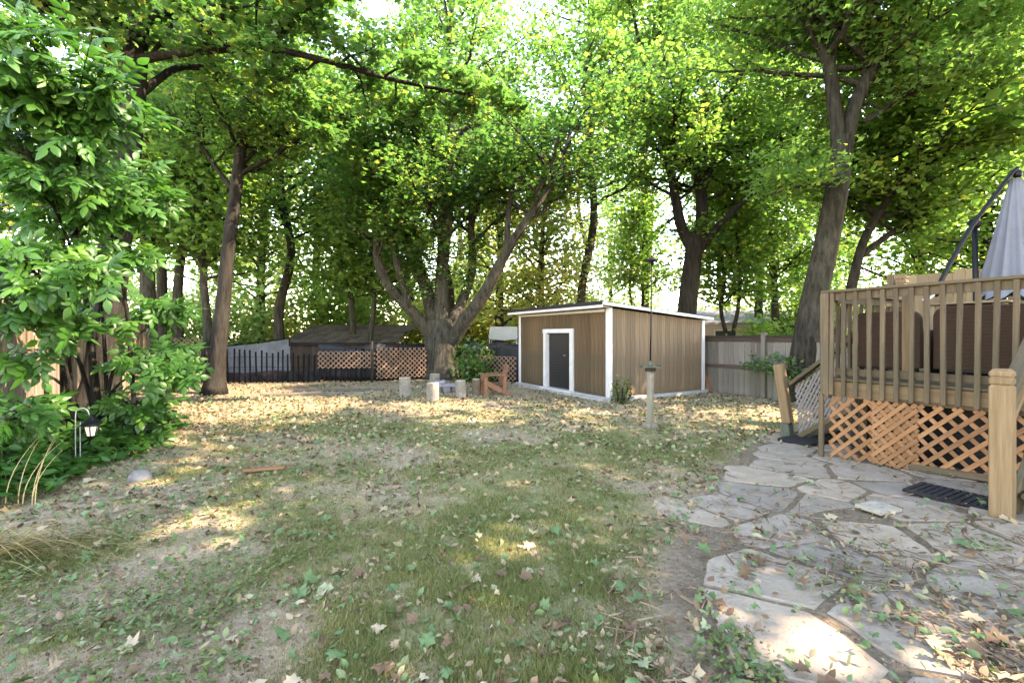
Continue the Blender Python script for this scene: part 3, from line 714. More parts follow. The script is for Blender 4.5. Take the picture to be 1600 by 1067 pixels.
# ------------------------------------------------------------------ flagstone patio
def patio():
    rng = np.random.default_rng(77)
    root = thing('patio', None, None, (2.5, 3.5, 0), kind='structure')
    seeds = []
    ea, en = .74, .52
    for i in range(-16, 16):
        for j in range(-14, 14):
            p = AX*((i+.5*(j % 2)+rng.normal()*.20)*ea)+NX*((j+rng.normal()*.20)*en)
            seeds.append(p[:2]+np.array([3.0, 3.2]))
    seeds = np.array(seeds)
    for s in seeds:
        pd = patio_d(*s)
        if pd < rng.uniform(-.02, .24) or s[0] > 6.2 or s[1] > 7.2 or s[1] < -1.5: continue
        q = s-np.array([3.92, 5.6])
        if q@NX[:2] > .55 and q@AX[:2] < .3: continue          # under the deck
        if pd < .6 and rng.random() < .04: continue
        poly = [s+np.array(c)*1.2 for c in ((-1, -1), (1, -1), (1, 1), (-1, 1))]
        for o in seeds[np.linalg.norm(seeds-s, axis=1) < 1.5]:
            if np.allclose(o, s): continue
            n = o-s; L = np.linalg.norm(n); n = n/L; h = L/2-rng.uniform(.006, .030)
            out = []
            for k in range(len(poly)):
                a, b = poly[k], poly[(k+1) % len(poly)]; da, db = (a-s)@n-h, (b-s)@n-h
                if da <= 0: out.append(a)
                if da*db < 0: out.append(a+(b-a)*(da/(da-db)))
            poly = out
            if len(poly) < 3: break
        if len(poly) < 3: continue
        pts = []
        for k in range(len(poly)):
            a, b = poly[k], poly[(k+1) % len(poly)]; m = max(1, int(np.linalg.norm(b-a)/.085))
            for t in range(m): pts.append(a+(b-a)*t/m)
        pts = np.array(pts); pts = .10*np.roll(pts, 1, 0)+.8*pts+.10*np.roll(pts, -1, 0)
        pts += (s-pts)*(rng.random(len(pts))[:, None]*.06)
        if len(pts) < 5: continue
        z = gz(pts[:, 0], pts[:, 1]); zc = float(gz(*s)); tilt = rng.normal(size=2)*.012
        top = zc+.010+rng.uniform(-.006, .007)+(pts-s)@tilt+(z-zc)*.9
        n = len(pts); inn = pts+(s-pts)*.03
        V = [(p[0], p[1], t-.06) for p, t in zip(pts, top)]+[(p[0], p[1], t-.006) for p, t in zip(pts, top)]+[(p[0], p[1], t+rng.normal()*.002) for p, t in zip(inn, top)]
        F = []
        for r in (0, 1):
            for k in range(n): F.append((r*n+k, r*n+(k+1) % n, (r+1)*n+(k+1) % n, (r+1)*n+k))
        F.append(tuple(2*n+k for k in range(n)))
        area_ctr = np.array([s[0], s[1], zc])
        me = raw_mesh('flagstone', np.array(V)-area_ctr, F)
        o = link('flagstone', me, M['stone'], root); o.location = Vector(area_ctr-BASE[root])
    return root
patio()

# ------------------------------------------------------------------ garden shed
def on(o, s, t, z): return np.array(o)+AX*s+NX*t+UP*z
def shed():
    S = np.array([2.26, 10.56, float(gz(2.26, 10.56))])
    LF_, LS, HF, HB = 4.18, 3.34, 2.20, 1.95
    root = thing('garden_shed', 'brown boarded garden shed with white trim and dark roller door', 'shed', tuple(S))
    # slab
    V, F = box_vf(on(S, LF_/2, LS/2, .02), AX, NX, UP, LF_/2+.07, LS/2+.06, .07); part('concrete_base', V, F, M['concrete'], root)
    # inner carcass, dark behind the joints
    def prism(s0, s1, t0, t1, z0, dz):
        P = [on(S, s0, t0, z0), on(S, s1, t0, z0), on(S, s1, t1, z0), on(S, s0, t1, z0)]
        for (s, t) in ((s0, t0), (s1, t0), (s1, t1), (s0, t1)): P.append(on(S, s, t, HF+(HB-HF)*t/LS+dz))
        return P, [(3, 2, 1, 0), (4, 5, 6, 7), (0, 1, 5, 4), (1, 2, 6, 5), (2, 3, 7, 6), (3, 0, 4, 7)]
    V, F = prism(.14, LF_-.03, .14, LS-.03, .095, -.01); part('carcass', V, F, M['wood_old'], root)
    # front boards
    fv, ff = box_vf(on(S, LF_/2, .125, 1.1), AX, NX, UP, LF_/2-.04, .008, 1.0)
    front = part('front_wall', fv, ff, M['wood_old'], root)
    d0, d1, dtop = 1.52, 2.66, 1.60
    s = .132; w = .149
    while s < LF_-.1:
        e = min(s+w, LF_-.06)
        c = (s+e)/2
        z0 = .10
        if e > d0-.02 and s < d1+.02: z0 = dtop+.02
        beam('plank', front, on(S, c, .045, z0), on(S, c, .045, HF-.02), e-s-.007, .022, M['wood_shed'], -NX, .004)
        s = e
    # side boards
    sv, sf = box_vf(on(S, .125, LS/2, .9), AX, NX, UP, .008, LS/2-.04, .80)
    side = part('side_wall', sv, sf, M['wood_old'], root)
    t = .098
    while t < LS-.06:
        e = min(t+w, LS-.05); c = (t+e)/2
        beam('plank', side, on(S, .045, c, .10), on(S, .045, c, HF+(HB-HF)*c/LS-.02), e-t-.006, .022, M['wood_shed_lit'], -AX, .004)
        t = e
    # corner boards, trim
    beam('corner_board', root, on(S, .080, .012, .06), on(S, .080, .012, HF+.0), .105, .03, M['white'], -NX)
    beam('corner_board', root, on(S, .012, .046, .06), on(S, .012, .046, HF-.01), .10, .03, M['white'], -AX)
    beam('corner_board', root, on(S, LF_-.055, .012, .06), on(S, LF_-.055, .012, HF), .11, .03, M['white'], -NX)
    beam('corner_board', root, on(S, .012, LS-.05, .06), on(S, .012, LS-.05, HB+.0), .11, .03, M['white'], -AX)
    beam('frieze_board', root, on(S, .185, .022, HF-.07), on(S, LF_-.115, .022, HF-.05), .075, .03, M['white'], NX)
    # roof: sloping slab with front overhang, fascia and rake trim
    ov = .30
    def rz(t): return HF+(HB-HF)*t/LS
    P = []
    for dz in (.024, .10):
        for (s_, t_) in ((-.10, -ov-.05), (LF_+.10, -ov-.05), (LF_+.10, LS+.16), (-.10, LS+.16)): P.append(on(S, s_, t_, rz(t_)+dz))
    Fq = [(3, 2, 1, 0), (4, 5, 6, 7), (0, 1, 5, 4), (1, 2, 6, 5), (2, 3, 7, 6), (3, 0, 4, 7)]
    roof = part('roof', P, Fq, M['roof_dark'], root)
    beam('fascia', roof, on(S, -.125, -ov-.012, rz(-ov)-.022), on(S, LF_+.125, -ov-.012, rz(-ov)-.012), .068, .024, M['white'], NX)
    beam('rake_trim', roof, on(S, -.118, -ov, rz(-ov)+.045), on(S, -.118, LS+.2, rz(LS+.2)+.045), .075, .03, M['white'], AX)
    part('soffit', *box_vf(on(S, LF_/2, -ov/2+.01, rz(-ov/2)-.012), AX, NX, UP, LF_/2+.02, ov/2-.02, .009), M['white'], roof)
    # roller door
    fr = part('door_frame', *merge(
        box_vf(on(S, d0-.06, .02, .85), AX, NX, UP, .072, .034, .76),
        box_vf(on(S, d1+.05, .02, .85), AX, NX, UP, .062, .034, .76),
        box_vf(on(S, (d0+d1)/2, .019, dtop+.062), AX, NX, UP, (d1-d0)/2+.135, .036, .055),
        box_vf(on(S, d1-.006, .085, .84), AX, NX, UP, .018, .05, .74)), M['white'], root)
    door = part('roller_door', *box_vf(on(S, (d0+d1)/2, .135, .84), AX, NX, UP, (d1-d0)/2+.02, .01, .76), M['door_metal'], root)
    z = .12
    while z < dtop-.01:
        beam('slat', door, on(S, d0+.01, .112, z+.034), on(S, d1-.02, .112, z+.034), .064, .022, M['door_metal'], NX, .01); z += .072
    part('handle', *box_vf(on(S, (d0+d1)/2-.2, .092, 1.0), AX, NX, UP, .045, .012, .010), M['wire'], door)
    part('sill', *box_vf(on(S, (d0+d1)/2, -.02, .055), AX, NX, UP, (d1-d0)/2+.15, .10, .045), M['white'], root)
    part('footing_strip', *box_vf(on(S, LF_*.5, -.13, .0), AX, NX, UP, LF_*.5+.02, .07, .055), M['concrete'], root)
    for (t_, l_) in ((.45, .55), (1.35, .4), (2.1, .5)):
        part('skirting', *box_vf(on(S, -.09, t_+l_/2, .03), AX, NX, UP, .02, l_/2, .045), M['concrete'], root)
    return root
shed()

# ------------------------------------------------------------------ fences
def board_fence(name, label, P0, P1, h, bw, mat, gap=.006, tops=.03, cap=None, posts=None, rails=True, thick=.022, wob=.0, seed=1, back=None):
    rng = np.random.default_rng(seed)
    P0 = np.array(P0, float); P1 = np.array(P1, float); L = np.linalg.norm((P1-P0)[:2]); a = (P1-P0)/L; a[2] = 0; a /= np.linalg.norm(a)
    n = np.array([a[1], -a[0], 0.0])
    P0[2] = float(gz(P0[0], P0[1]))
    root = thing(name, label, 'fence', tuple(P0))
    s = 0
    while s < L:
        w = bw*rng.uniform(.92, 1.06); p = P0+a*(s+w/2); z = float(gz(p[0], p[1])); hh = h+rng.normal()*tops
        p = p+n*rng.normal()*wob
        top = p+UP*(z-P0[2]+hh)+a*rng.normal()*.006
        beam('board', root, p+UP*(z-P0[2]-.03), top, w-gap, thick, mat, n, .005); s += w
    if rails:
        for z in ((.35, h*.55, h-.3) if h > 1.8 else (.3, h-.35)):
            beam('rail', root, P0+n*(-.05)+UP*z, P0+a*L-n*.05+UP*z, .075, .04, mat, n)
    if cap is not None:
        beam('top_rail', root, P0+UP*(h-.02)+n*.03, P0+a*L+UP*(h-.02)+n*.03, .12, .025, cap, n)
        beam('cap_board', root, P0+UP*(h+.055), P0+a*L+UP*(h+.055), .12, .03, cap, UP)
        beam('middle_rail', root, P0+UP*(h*.50)+n*.03, P0+a*L+UP*(h*.50)+n*.03, .09, .03, cap, n)
    for s in (posts or []):
        p = P0+a*s+n*.06
        beam('post', root, p-UP*.05, p+UP*(h+.09), .10, .10, mat, n)
        part('post_cap', *box_vf(p+UP*(h+.115), a, n, UP, .065, .065, .022), mat, root)
    return root
board_fence('stockade_fence', 'tall weathered stockade fence of narrow upright boards on the left', (-6.75, 5.55, 0), (-11.7, 14.6, 0), 2.05, .105, M['wood_fence'], gap=.014, tops=.04, wob=.010, seed=4, thick=.03)
board_fence('board_fence', 'grey board fence with capped top running from the shed towards the deck', (5.15, 12.75, 0), (8.9, 6.6, 0), 1.46, .145, M['wood_fence_grey'], cap=M['wood_old'], posts=(1.95, 4.3, 6.6), tops=.0, seed=5)

def picket_fence():
    a0 = np.array([-10.9, 14.35, 0]); a1 = np.array([-5.0, 15.1, 0]); a2 = np.array([-3.05, 16.1, 0])
    root = thing('picket_fence', 'black slatted snow fence wired together across the back of the yard', 'fence', (a0[0], a0[1], 0))
    rng = np.random.default_rng(9)
    for (p, q) in ((a0, a1), (a1, a2)):
        L = np.linalg.norm(q-p); a = (q-p)/L; n = np.array([a[1], -a[0], 0]); s = 0
        while s < L:
            b = p+a*s; h = 1.04+rng.normal()*.04+.10*math.sin(s*1.1)
            beam('slat', root, b-UP*.02, b+UP*h+a*rng.normal()*.03, .055, .012, M['slat_black'], n, .003); s += .165+rng.normal()*.012
        for z in (.22, .52, .84):
            v, f = tube(np.array([p+a*t+n*.012+UP*(z+.02*math.sin(t*3)) for t in np.linspace(0, L, 12)]), np.full(12, .006), 4); part('wire', v, f, M['slat_black'], root)
picket_fence()
def tarp_sheet(name, label, P, h0, h1, mat, sag=.06, seed=1, cat='tarp', base_z=0.0, n=28):
    """a hanging sheet along a ground polyline, with folds and thickness"""
    P = smooth_path(np.array(P, float), n); rng = np.random.default_rng(seed)
    V = []; m = 8
    for side in (0, .012):
        for i in range(n):
            for k in range(m):
                t = k/(m-1); top = h1+sag*math.sin(i*.55+seed)*(.6+.4*math.sin(i*.23))
                off = .035*math.sin(i*1.3+k*.3+seed)*(1-.5*t)+side
                V.append((P[i][0], P[i][1]+off, base_z+h0+(top-h0)*t))
    F = []; q = n*m
    for i in range(n-1):
        for k in range(m-1):
            a = i*m+k; F.append((a, a+m, a+m+1, a+1)); F.append((q+a, q+a+1, q+a+m+1, q+a+m))
    for i in range(n-1):
        F.append((i*m+m-1, (i+1)*m+m-1, q+(i+1)*m+m-1, q+i*m+m-1)); F.append((i*m, q+i*m, q+(i+1)*m, (i+1)*m))
    for k in range(m-1):
        F.append((k, k+1, q+k+1, q+k)); e = (n-1)*m; F.append((e+k, q+e+k, q+e+k+1, e+k+1))
    return solo(name, V, F, mat, (P[0][0], P[0][1], base_z), label, cat, smooth=True)
tarp_sheet('black_tarp', 'black sheeting hung behind the lattice left of the old maple', [(-6.6, 15.5), (-5.0, 15.45), (-4.0, 15.9), (-2.9, 16.9)], 0, 1.22, M['black_tarp'], .08, 1)
tarp_sheet('black_tarp', 'dark tarp slung along the fence between the maple and the shed', [(-1.9, 16.4), (-.9, 15.7), (.35, 15.0)], 0, 1.28, M['black_tarp'], .10, 4)
tarp_sheet('black_tarp', 'low black sheeting lining the snow fence on the left', [(-10.8, 14.75), (-8, 15.1), (-6.5, 15.3)], 0, .36, M['black_tarp'], .05, 6)
def lattice_fence(label, p, q, z0, z1, step=.115, sw=.030):
    p = np.array(p, float); q = np.array(q, float); L = np.linalg.norm(q-p); a = (q-p)/L
    root = thing('lattice_panel', label, 'lattice', (p[0], p[1], z0), 'trellis panels along the back fence')
    lattice(root, p+UP*z0, a, UP, L, z1-z0, step*math.sqrt(2), sw, M['wood_lattice_far'], .009)
    return root
lattice_fence('orange lattice panel hung high on the snow fence, leftmost of the back trellis', (-6.35, 14.88, 0), (-4.55, 15.14, 0), .46, 1.02)
lattice_fence('orange lattice panel beside the left foot of the old maple', (-4.5, 15.1, 0), (-3.0, 15.95, 0), .10, 1.12)
lattice_fence('pink-brown lattice panel between the old maple and the shed', (-1.75, 15.6, 0), (.14, 14.75, 0), .06, .86)
lattice_fence('dark trellis scrap behind the crooked trunk at the left back', (-11.6, 15.6, 0), (-10.6, 15.9, 0), .55, 1.45)
for (px, d, h, lab) in ((322, 15.2, 1.1, 'leaning post beside the white sheet at the back'), (581, 15.0, 1.35, 'bare pole rising where two lattice panels meet')):
    p = W(px, HY+CAM_H*FPX/d, d); v, f = tube(np.array([p, p+UP*h*.5+NX*.02, p+UP*h]), [.05, .045, .04], 8, .1, 3)
    solo('fence_post', v, f, M['bark'], tuple(p), lab, 'post', smooth=True)

# ------------------------------------------------------------------ neighbours behind the fences
def tarp_shelter():
    # sloping grey sheet over a ridge
    p = [W(352, 541, 16.5), W(452, 529, 17.5), W(452, 590, 17.2), W(340, 600, 16.2)]
    root = thing('tarp_shelter', 'grey tarp shelter with taut rope ridge behind the snow fence', 'shelter', (p[3][0], p[3][1], 0))
    n = 14; V = []
    for i in range(n):
        for k in range(9):
            u = i/(n-1); t = k/8
            a = p[0]*(1-u)+p[1]*u; b = p[3]*(1-u)+p[2]*u
            q = a*(1-t)+b*t; q = q+np.array([0, .05*math.sin(i*1.1+k*.9)+.10*math.sin(math.pi*t), -.06*math.sin(math.pi*u)*(1-t)])
            V.append(q)
    V = np.array(V); V2 = V+np.array([0, .015, 0])
    F = []
    for i in range(n-1):
        for k in range(8):
            a = i*9+k; F.append((a, a+9, a+10, a+1)); b = a+n*9; F.append((b, b+1, b+10, b+9))
    part('tarp', np.vstack([V, V2]), F, M['grey_tarp'], root, True)
    v, f = tube(np.array([p[0]+UP*.01, p[1]+UP*.01]), [.02, .02], 6); part('ridge_pole', v, f, M['black_metal'], root)
    for q in (p[0], p[1]):
        v, f = tube(np.array([[q[0], q[1]+.05, 0], q]), [.03, .03], 6); part('pole', v, f, M['black_metal'], root)
    return root
tarp_shelter()
p = [(-10.9, 15.9), (-10.45, 15.8), (-10.05, 15.85)]
tarp_sheet('white_sheet', 'white plastic sheet standing behind the snow fence near the slim tree', p, .05, .95, M['white'], .04, 3, 'sheet', n=12)
def old_shed():
    c = W(520, 560, 18.6); x0, x1, y0, y1 = -9.1, -4.9, 18.3, 21.2
    root = thing('old_shed', 'low old brown shed with a leaf-strewn shingled roof behind the snow fence', 'shed', (x0, y0, 0))
    part('wall', *box_vf(((x0+x1)/2, (y0+y1)/2, .6), (1, 0, 0), (0, 1, 0), UP, (x1-x0)/2-.12, (y1-y0)/2, .60), M['wood_old'], root)
    x = x0+.15
    while x < x1-.15:
        beam('board', root, (x+.09, y0-.02, .02), (x+.09, y0-.02, 1.18), .172, .024, M['wood_old'], (0, -1, 0), .004); x += .18
    # roof with shingle courses
    rf = part('roof', *merge(([(x0, y0-.25, 1.16), (x1+.3, y0-.25, 1.22), (x1+.3, y1, 1.95), (x0, y1, 1.95), (x0, y0-.25, 1.24), (x1+.3, y0-.25, 1.30), (x1+.3, y1, 2.03), (x0, y1, 2.03)],
        [(3, 2, 1, 0), (4, 5, 6, 7), (0, 1, 5, 4), (1, 2, 6, 5), (2, 3, 7, 6), (3, 0, 4, 7)])), M['roof_dark'], root)
    rg = np.random.default_rng(3)
    for r in range(7):
        y = y0-.30+r*.46; z = 1.25+.235*(y-y0+.25)
        x = x0-.02*r
        while x < x1+.25:
            w = rg.uniform(.35, .55)
            beam('shingle', rf, (x, y+.24, z+.10), (x+w-.015, y+.24, z+.10+.008*w), .52, .022, M['wood_shingle'], (0, -.24, 1), .004); x += w
    return root
M['wood_shingle'] = wood('brown_shingles', (.025, .018, .013), (.055, .04, .029), (.14, .105, .075), (6, 6, 6), 2, .5)
old_shed()
def house(name, label, x0, x1, y, depth, h, rise, wall, roofm, windows):
    root = thing(name, label, 'house', (x0, y, 0))
    part('wall', *box_vf(((x0+x1)/2, y+depth/2, h/2), (1, 0, 0), (0, 1, 0), UP, (x1-x0)/2, depth/2, h/2), wall, root)
    o = .4
    V = [(x0-o, y-o, h), (x1+o, y-o, h), (x1+o, y+depth+o, h), (x0-o, y+depth+o, h), (x0-o, y+depth/2, h+rise), (x1+o, y+depth/2, h+rise),
         (x0-o, y-o, h+.14), (x1+o, y-o, h+.14)]
    F = [(0, 1, 7, 6), (6, 7, 5, 4), (2, 3, 4, 5), (0, 6, 4, 3), (1, 2, 5, 7), (3, 2, 1, 0)]
    part('roof', V, F, roofm, root)
    for (wx, wz, ww, wh) in windows:
        f = part('window', *box_vf((wx, y-.015, wz), (1, 0, 0), (0, 1, 0), UP, ww/2+.07, .02, wh/2+.07), M['white'], root)
        part('pane', *box_vf((wx, y-.04, wz), (1, 0, 0), (0, 1, 0), UP, ww/2, .008, wh/2), M['door_metal'], f)
    return root
house('neighbour_house', 'pale stucco house with grey roof seen over the board fence', 10.6, 20.5, 27, 8, 2.2, 1.1, M['stucco'], M['grey_roof'], [(12.6, 1.35, 1.1, 1.0), (16.2, 1.35, 1.1, 1.0)])
house('neighbour_house', 'white-sided house half hidden behind the trees left of the shed', -5, 1.2, 34, 8, 2.6, 1.4, M['pale_vinyl'], M['grey_roof'], [(-3.2, 1.5, 1.1, 1.1), (-.6, 1.5, 1.1, 1.1)])
def canopy_tent():
    c = np.array([-.38, 20.5, 0.0]); root = thing('canopy_tent', 'white pitched canopy top showing over the dark tarp left of the shed', 'tent', tuple(c))
    for s in (-1, 1):
        V = []
        for i in range(9):
            for k in range(5):
                u = i/8*2-1; t = k/4
                V.append(c+np.array([u*.62, s*1.1*t, 1.95-.55*t-.06*math.sin(math.pi*t)-.05*(1-abs(u))*t]))
        V = np.array(V); F = [(i*5+k, i*5+k+1, (i+1)*5+k+1, (i+1)*5+k) for i in range(8) for k in range(4)]
        part('roof_sheet', np.vstack([V, V-UP*.01]), F+[tuple(q+45 for q in f[::-1]) for f in F], M['white'], root, True)
        for u in (-1, 1):
            v, f = tube(np.array([c+np.array([u*.58, s*1.05, 0]), c+np.array([u*.58, s*1.05, 1.38])]), [.02, .02], 6); part('pole', v, f, M['wire'], root)
canopy_tent()

# ------------------------------------------------------------------ the deck
DC = np.array([3.92, 5.60, 0.0])                       # near-left corner of the deck at ground level
EX = -AX                                               # along the deck front, towards the house
def dk(e, n, z): return DC+EX*e+NX*n+UP*z
FLOOR = 1.00
def deck():
    root = thing('deck', 'raised timber deck with picket railing and orange lattice skirt', 'deck', tuple(dk(0, 0, 0)))
    L, Wn = 4.6, 3.3
    # rim joists and floor boards
    beam('rim_joist', root, dk(-.02, .02, FLOOR-.135), dk(L, .02, FLOOR-.135), .19, .04, M['wood_post'], NX)
    beam('rim_joist', root, dk(.0, .045, FLOOR-.135), dk(.0, Wn, FLOOR-.135), .19, .04, M['wood_deck'], EX)
    n = .0
    while n < Wn:
        beam('floor_board', root, dk(-.03, n+.045, FLOOR-.018), dk(L, n+.045, FLOOR-.018), .136, .032, M['wood_deck'], UP); n += .142
    for e in (.25, 1.9, 3.5):
        for nn in (.25, 1.7, 3.1): beam('support_post', root, dk(e, nn, -.05), dk(e, nn, FLOOR-.04), .09, .09, M['wood_deck'], NX)
    # dark underside: black sheets behind the lattice stand in for its shade
    # railing: top rail, cap, bottom rail and pickets, front then left side
    RT = 2.06
    rail = part('front_railing', *box_vf(dk(L/2, -.012, RT-.075), EX, NX, UP, L/2, .019, .045), M['wood_deck'], root)
    beam('cap_rail', rail, dk(-.08, -.01, RT-.012), dk(L, -.01, RT-.012), .135, .034, M['wood_deck'], UP)
    beam('bottom_rail', rail, dk(.05, .012, FLOOR+.075), dk(L, .012, FLOOR+.075), .04, .085, M['wood_deck'], UP)
    e = .04; k = 0
    while e < L:
        beam('picket', rail, dk(e+random.gauss(0, .005), -.052, FLOOR-.205+random.gauss(0, .006)), dk(e+random.gauss(0, .005), -.052, RT-.032), .042, .038, M['wood_deck'], NX, .005); e += .128; k += 1
    beam('corner_post', rail, dk(-.035, -.035, FLOOR-.25), dk(-.035, -.035, RT-.03), .09, .09, M['wood_deck'], NX)
    side = part('side_railing', *box_vf(dk(.02, 1.1, RT-.10), EX, NX, UP, .019, 1.02, .045), M['wood_deck'], root)
    beam('cap_rail', side, dk(.02, .06, RT-.035), dk(.02, 2.1, RT-.035), .12, .034, M['wood_deck'], UP)
    n = .22
    while n < 1.95:
        beam('picket', side, dk(-.022, n, FLOOR-.15), dk(-.022, n, RT-.06), .04, .036, M['wood_deck'], EX, .005); n += .15
    # tall capped posts on the deck
    def capped(name, c, z0, z1, w, mat):
        p = beam(name, root, c+UP*z0, c+UP*(z1-.14), w, w, mat, NX, .008)
        for (h0, h1, ww) in ((.132, .076, w), (.070, .028, w), (.022, .0, w*.82)):
            beam('post_cap', root, c+UP*(z1-h0), c+UP*(z1-h1), ww, ww, mat, NX, .010)
        beam('post_neck', root, c+UP*(z1-.15), c+UP*(z1-.01), w*.84, w*.84, mat, NX, .004)
    capped('deck_post', dk(-.02, 2.0, 0), .0, 2.40, .125, M['wood_post'])
    beam('deck_post', root, dk(-.16, 2.05, 0), dk(-.16, 2.05, 2.42), .09, .09, M['wood_deck'], NX)
    beam('deck_post', root, dk(.62, .42, FLOOR), dk(.62, .42, RT-.09), .10, .10, M['wood_post'], NX)
    # lattice skirt in three panels and its base board
    zb = lambda e: float(gz(*dk(e, 0, 0)[:2]))
    z1 = FLOOR-.225
    for (e0, e1, dbl, zlo) in ((.0, .44, False, .0), (.44, .86, True, .0), (.86, 1.44, False, .02), (1.5, 2.9, False, .08)):
        z0 = zb((e0+e1)/2)+.02+zlo
        O = dk(e0, -.018, z0); w = e1-e0
        pan = part('skirt_panel', *box_vf(dk((e0+e1)/2, .012, z1+.02), EX, NX, UP, w/2, .012, .018), M['wood_deck'], root)
        lattice(pan, O, EX, UP, w, z1-z0, .155, .042, M['wood_lattice'], .009)
        if dbl: lattice(pan, O, EX, UP, w, z1-z0, .155, .042, M['wood_lattice'], .009, off=.020, phase=.5)
    beam('base_board', root, dk(.78, -.03, zb(1.0)+.035), dk(1.46, -.03, zb(1.4)+.06), .07, .035, M['wood_deck'], NX)
    # black sheets added behind the lattice for the shade under the deck
    part('shade_backing', *box_vf(dk(L/2, .5, .38), EX, NX, UP, L/2, .006, .40), M['black_tarp'], root)
    part('shade_backing', *box_vf(dk(.12, 1.6, .38), EX, NX, UP, .006, 1.05, .40), M['black_tarp'], root)
    return capped, root
capped, deck_root = deck()

# privacy fence along the far side of the deck
def privacy():
    p0 = dk(-.25, 3.15, 0); root = thing('privacy_fence', 'tan board privacy fence along the far side of the deck', 'fence', tuple(p0))
    e = -.3
    rg = np.random.default_rng(2)
    while e < 4.2:
        h = 2.50+rg.normal()*.012
        beam('board', root, dk(e, 3.15, .02), dk(e, 3.15, h), .138, .022, M['wood_privacy'], NX, .004); e += .143
    for z in (1.35, 2.2): beam('rail', root, dk(-.3, 3.185, z), dk(4.2, 3.185, z), .085, .04, M['wood_privacy'], NX)
privacy()

# steps at the left end of the deck with their leaning lattice side
def left_steps():
    P = G(1231, 684); Q = dk(.0, .72, 0)
    root = thing('deck_steps', 'timber steps off the deck with leaning lattice side and sloping handrail', 'steps', (P[0], P[1], P[2]))
    d = np.array([Q[0]-P[0], Q[1]-P[1], 0]); L = np.linalg.norm(d); d /= L; n = -np.array([d[1], -d[0], 0])
    lean = -.13*d
    top = P+UP*1.08+lean
    beam('newel_post', root, P+UP*.22, top, .125, .125, M['wood_post'], n, .012)
    beam('newel_foot', root, P-UP*.03-lean*.02, P+UP*.215+lean*.2, .133, .133, M['green_pvc'], n, .008)
    a0 = P+d*.10+UP*.80; a1 = P+d*L+UP*1.55
    beam('handrail', root, a0-d*.06, a1, .05, .105, M['wood_deck'], n)
    b0_ = P+d*.16+UP*.06; b1_ = P+d*L+UP*.62
    beam('stringer_rail', root, b0_, b1_, .07, .04, M['wood_deck'], n)
    pan = part('lattice_side', *tube(np.array([a0-UP*.06, a1-UP*.06]), [.01, .01], 6), M['wood_deck'], root)
    bv = (a0-b0_)*.93; bl = np.linalg.norm(bv); av = b1_-b0_; al = np.linalg.norm(av)
    lattice(pan, b0_+UP*.03, av/al, bv/bl, al, bl, .088, .030, M['lattice_white'], .007)
    for k, (t, z) in enumerate(((.16, .05), (.48, .36), (.80, .68))):
        c = P+d*(t*L)+n*(-.0)
        beam('tread', root, c+n*.05+UP*z, c+n*.05+UP*z+np.array([NX[0], NX[1], 0])*.0+n*1.05, .30, .04, M['wood_deck'], UP)
    beam('stringer', root, P+n*1.1+UP*.0, P+d*L+n*1.1+UP*.72, .2, .04, M['wood_deck'], n)
    beam('inner_post', root, dk(-.06, -.09, -.02), dk(-.06, -.09, .80), .05, .05, M['wood_deck'], NX)
    return root
left_steps()
solo('step_plate', *box_vf(G(1262, 690)+UP*.03, EX, NX, UP, .22, .36, .022), M['rubber'], tuple(G(1262, 690)), 'dark flat plank lying at the foot of the deck steps', 'plank')

# steps at the right with two newel posts
def right_steps():
    P = G(1566, 812)
    root = thing('entry_steps', 'timber newel posts and handrail of the steps at the right edge', 'steps', tuple(P))
    w = .125; top = P[2]+1.16
    beam('newel_post', root, P-UP*.03, np.array([P[0], P[1], top-.13]), w, w, M['wood_post'], NX, .008)
    for (h0, h1, ww) in ((.122, .068, w), (.062, .018, w), (.018, .0, w*.78)):
        beam('newel_cap', root, np.array([P[0], P[1], top-h0]), np.array([P[0], P[1], top-h1]), ww, ww, M['wood_post'], NX, .010)
    beam('newel_neck', root, np.array([P[0], P[1], top-.14]), np.array([P[0], P[1], top-.01]), w*.85, w*.85, M['wood_post'], NX, .004)
    q = P+NX*.125
    beam('rail_post', root, q-UP*.03, q+UP*.92, .075, .085, M['wood_deck'], NX)
    beam('handrail', root, q+UP*.93-NX*.05, q+NX*1.0+UP*1.62, .06, .10, M['wood_deck'], EX)
    beam('lower_rail', root, q+UP*.78, q+NX*1.0+UP*1.47, .035, .09, M['wood_post'], EX)
    for k in range(4):
        c = q+NX*(.16+.26*k)+UP*(.17+.2*k)
        beam('tread', root, c+EX*.06, c+EX*1.1, .26, .04, M['wood_deck'], UP)
    beam('stringer', root, q+NX*.05+UP*.05-AX*.02, q+NX*1.05+UP*.85-AX*.02, .04, .2, M['wood_deck'], UP)
right_steps()
def mat():
    c = G(1492, 780); a, n = EX, NX
    V, F = box_vf(c+UP*.028, a, n, UP, .30, .20, .012)
    V2, F2 = box_vf(c+UP*.046, a, n, UP, .285, .185, .006)
    root = thing('door_mat', 'black rubber mat on the paving in front of the lattice', 'mat', tuple(c))
    part('mat', V, F, M['rubber'], root)
    for k in range(12): beam('rib', root, c+UP*.044+a*(-.27+.049*k)-n*.185, c+UP*.044+a*(-.27+.049*k)+n*.185, .034, .008, M['rubber'], UP, .002)
mat()

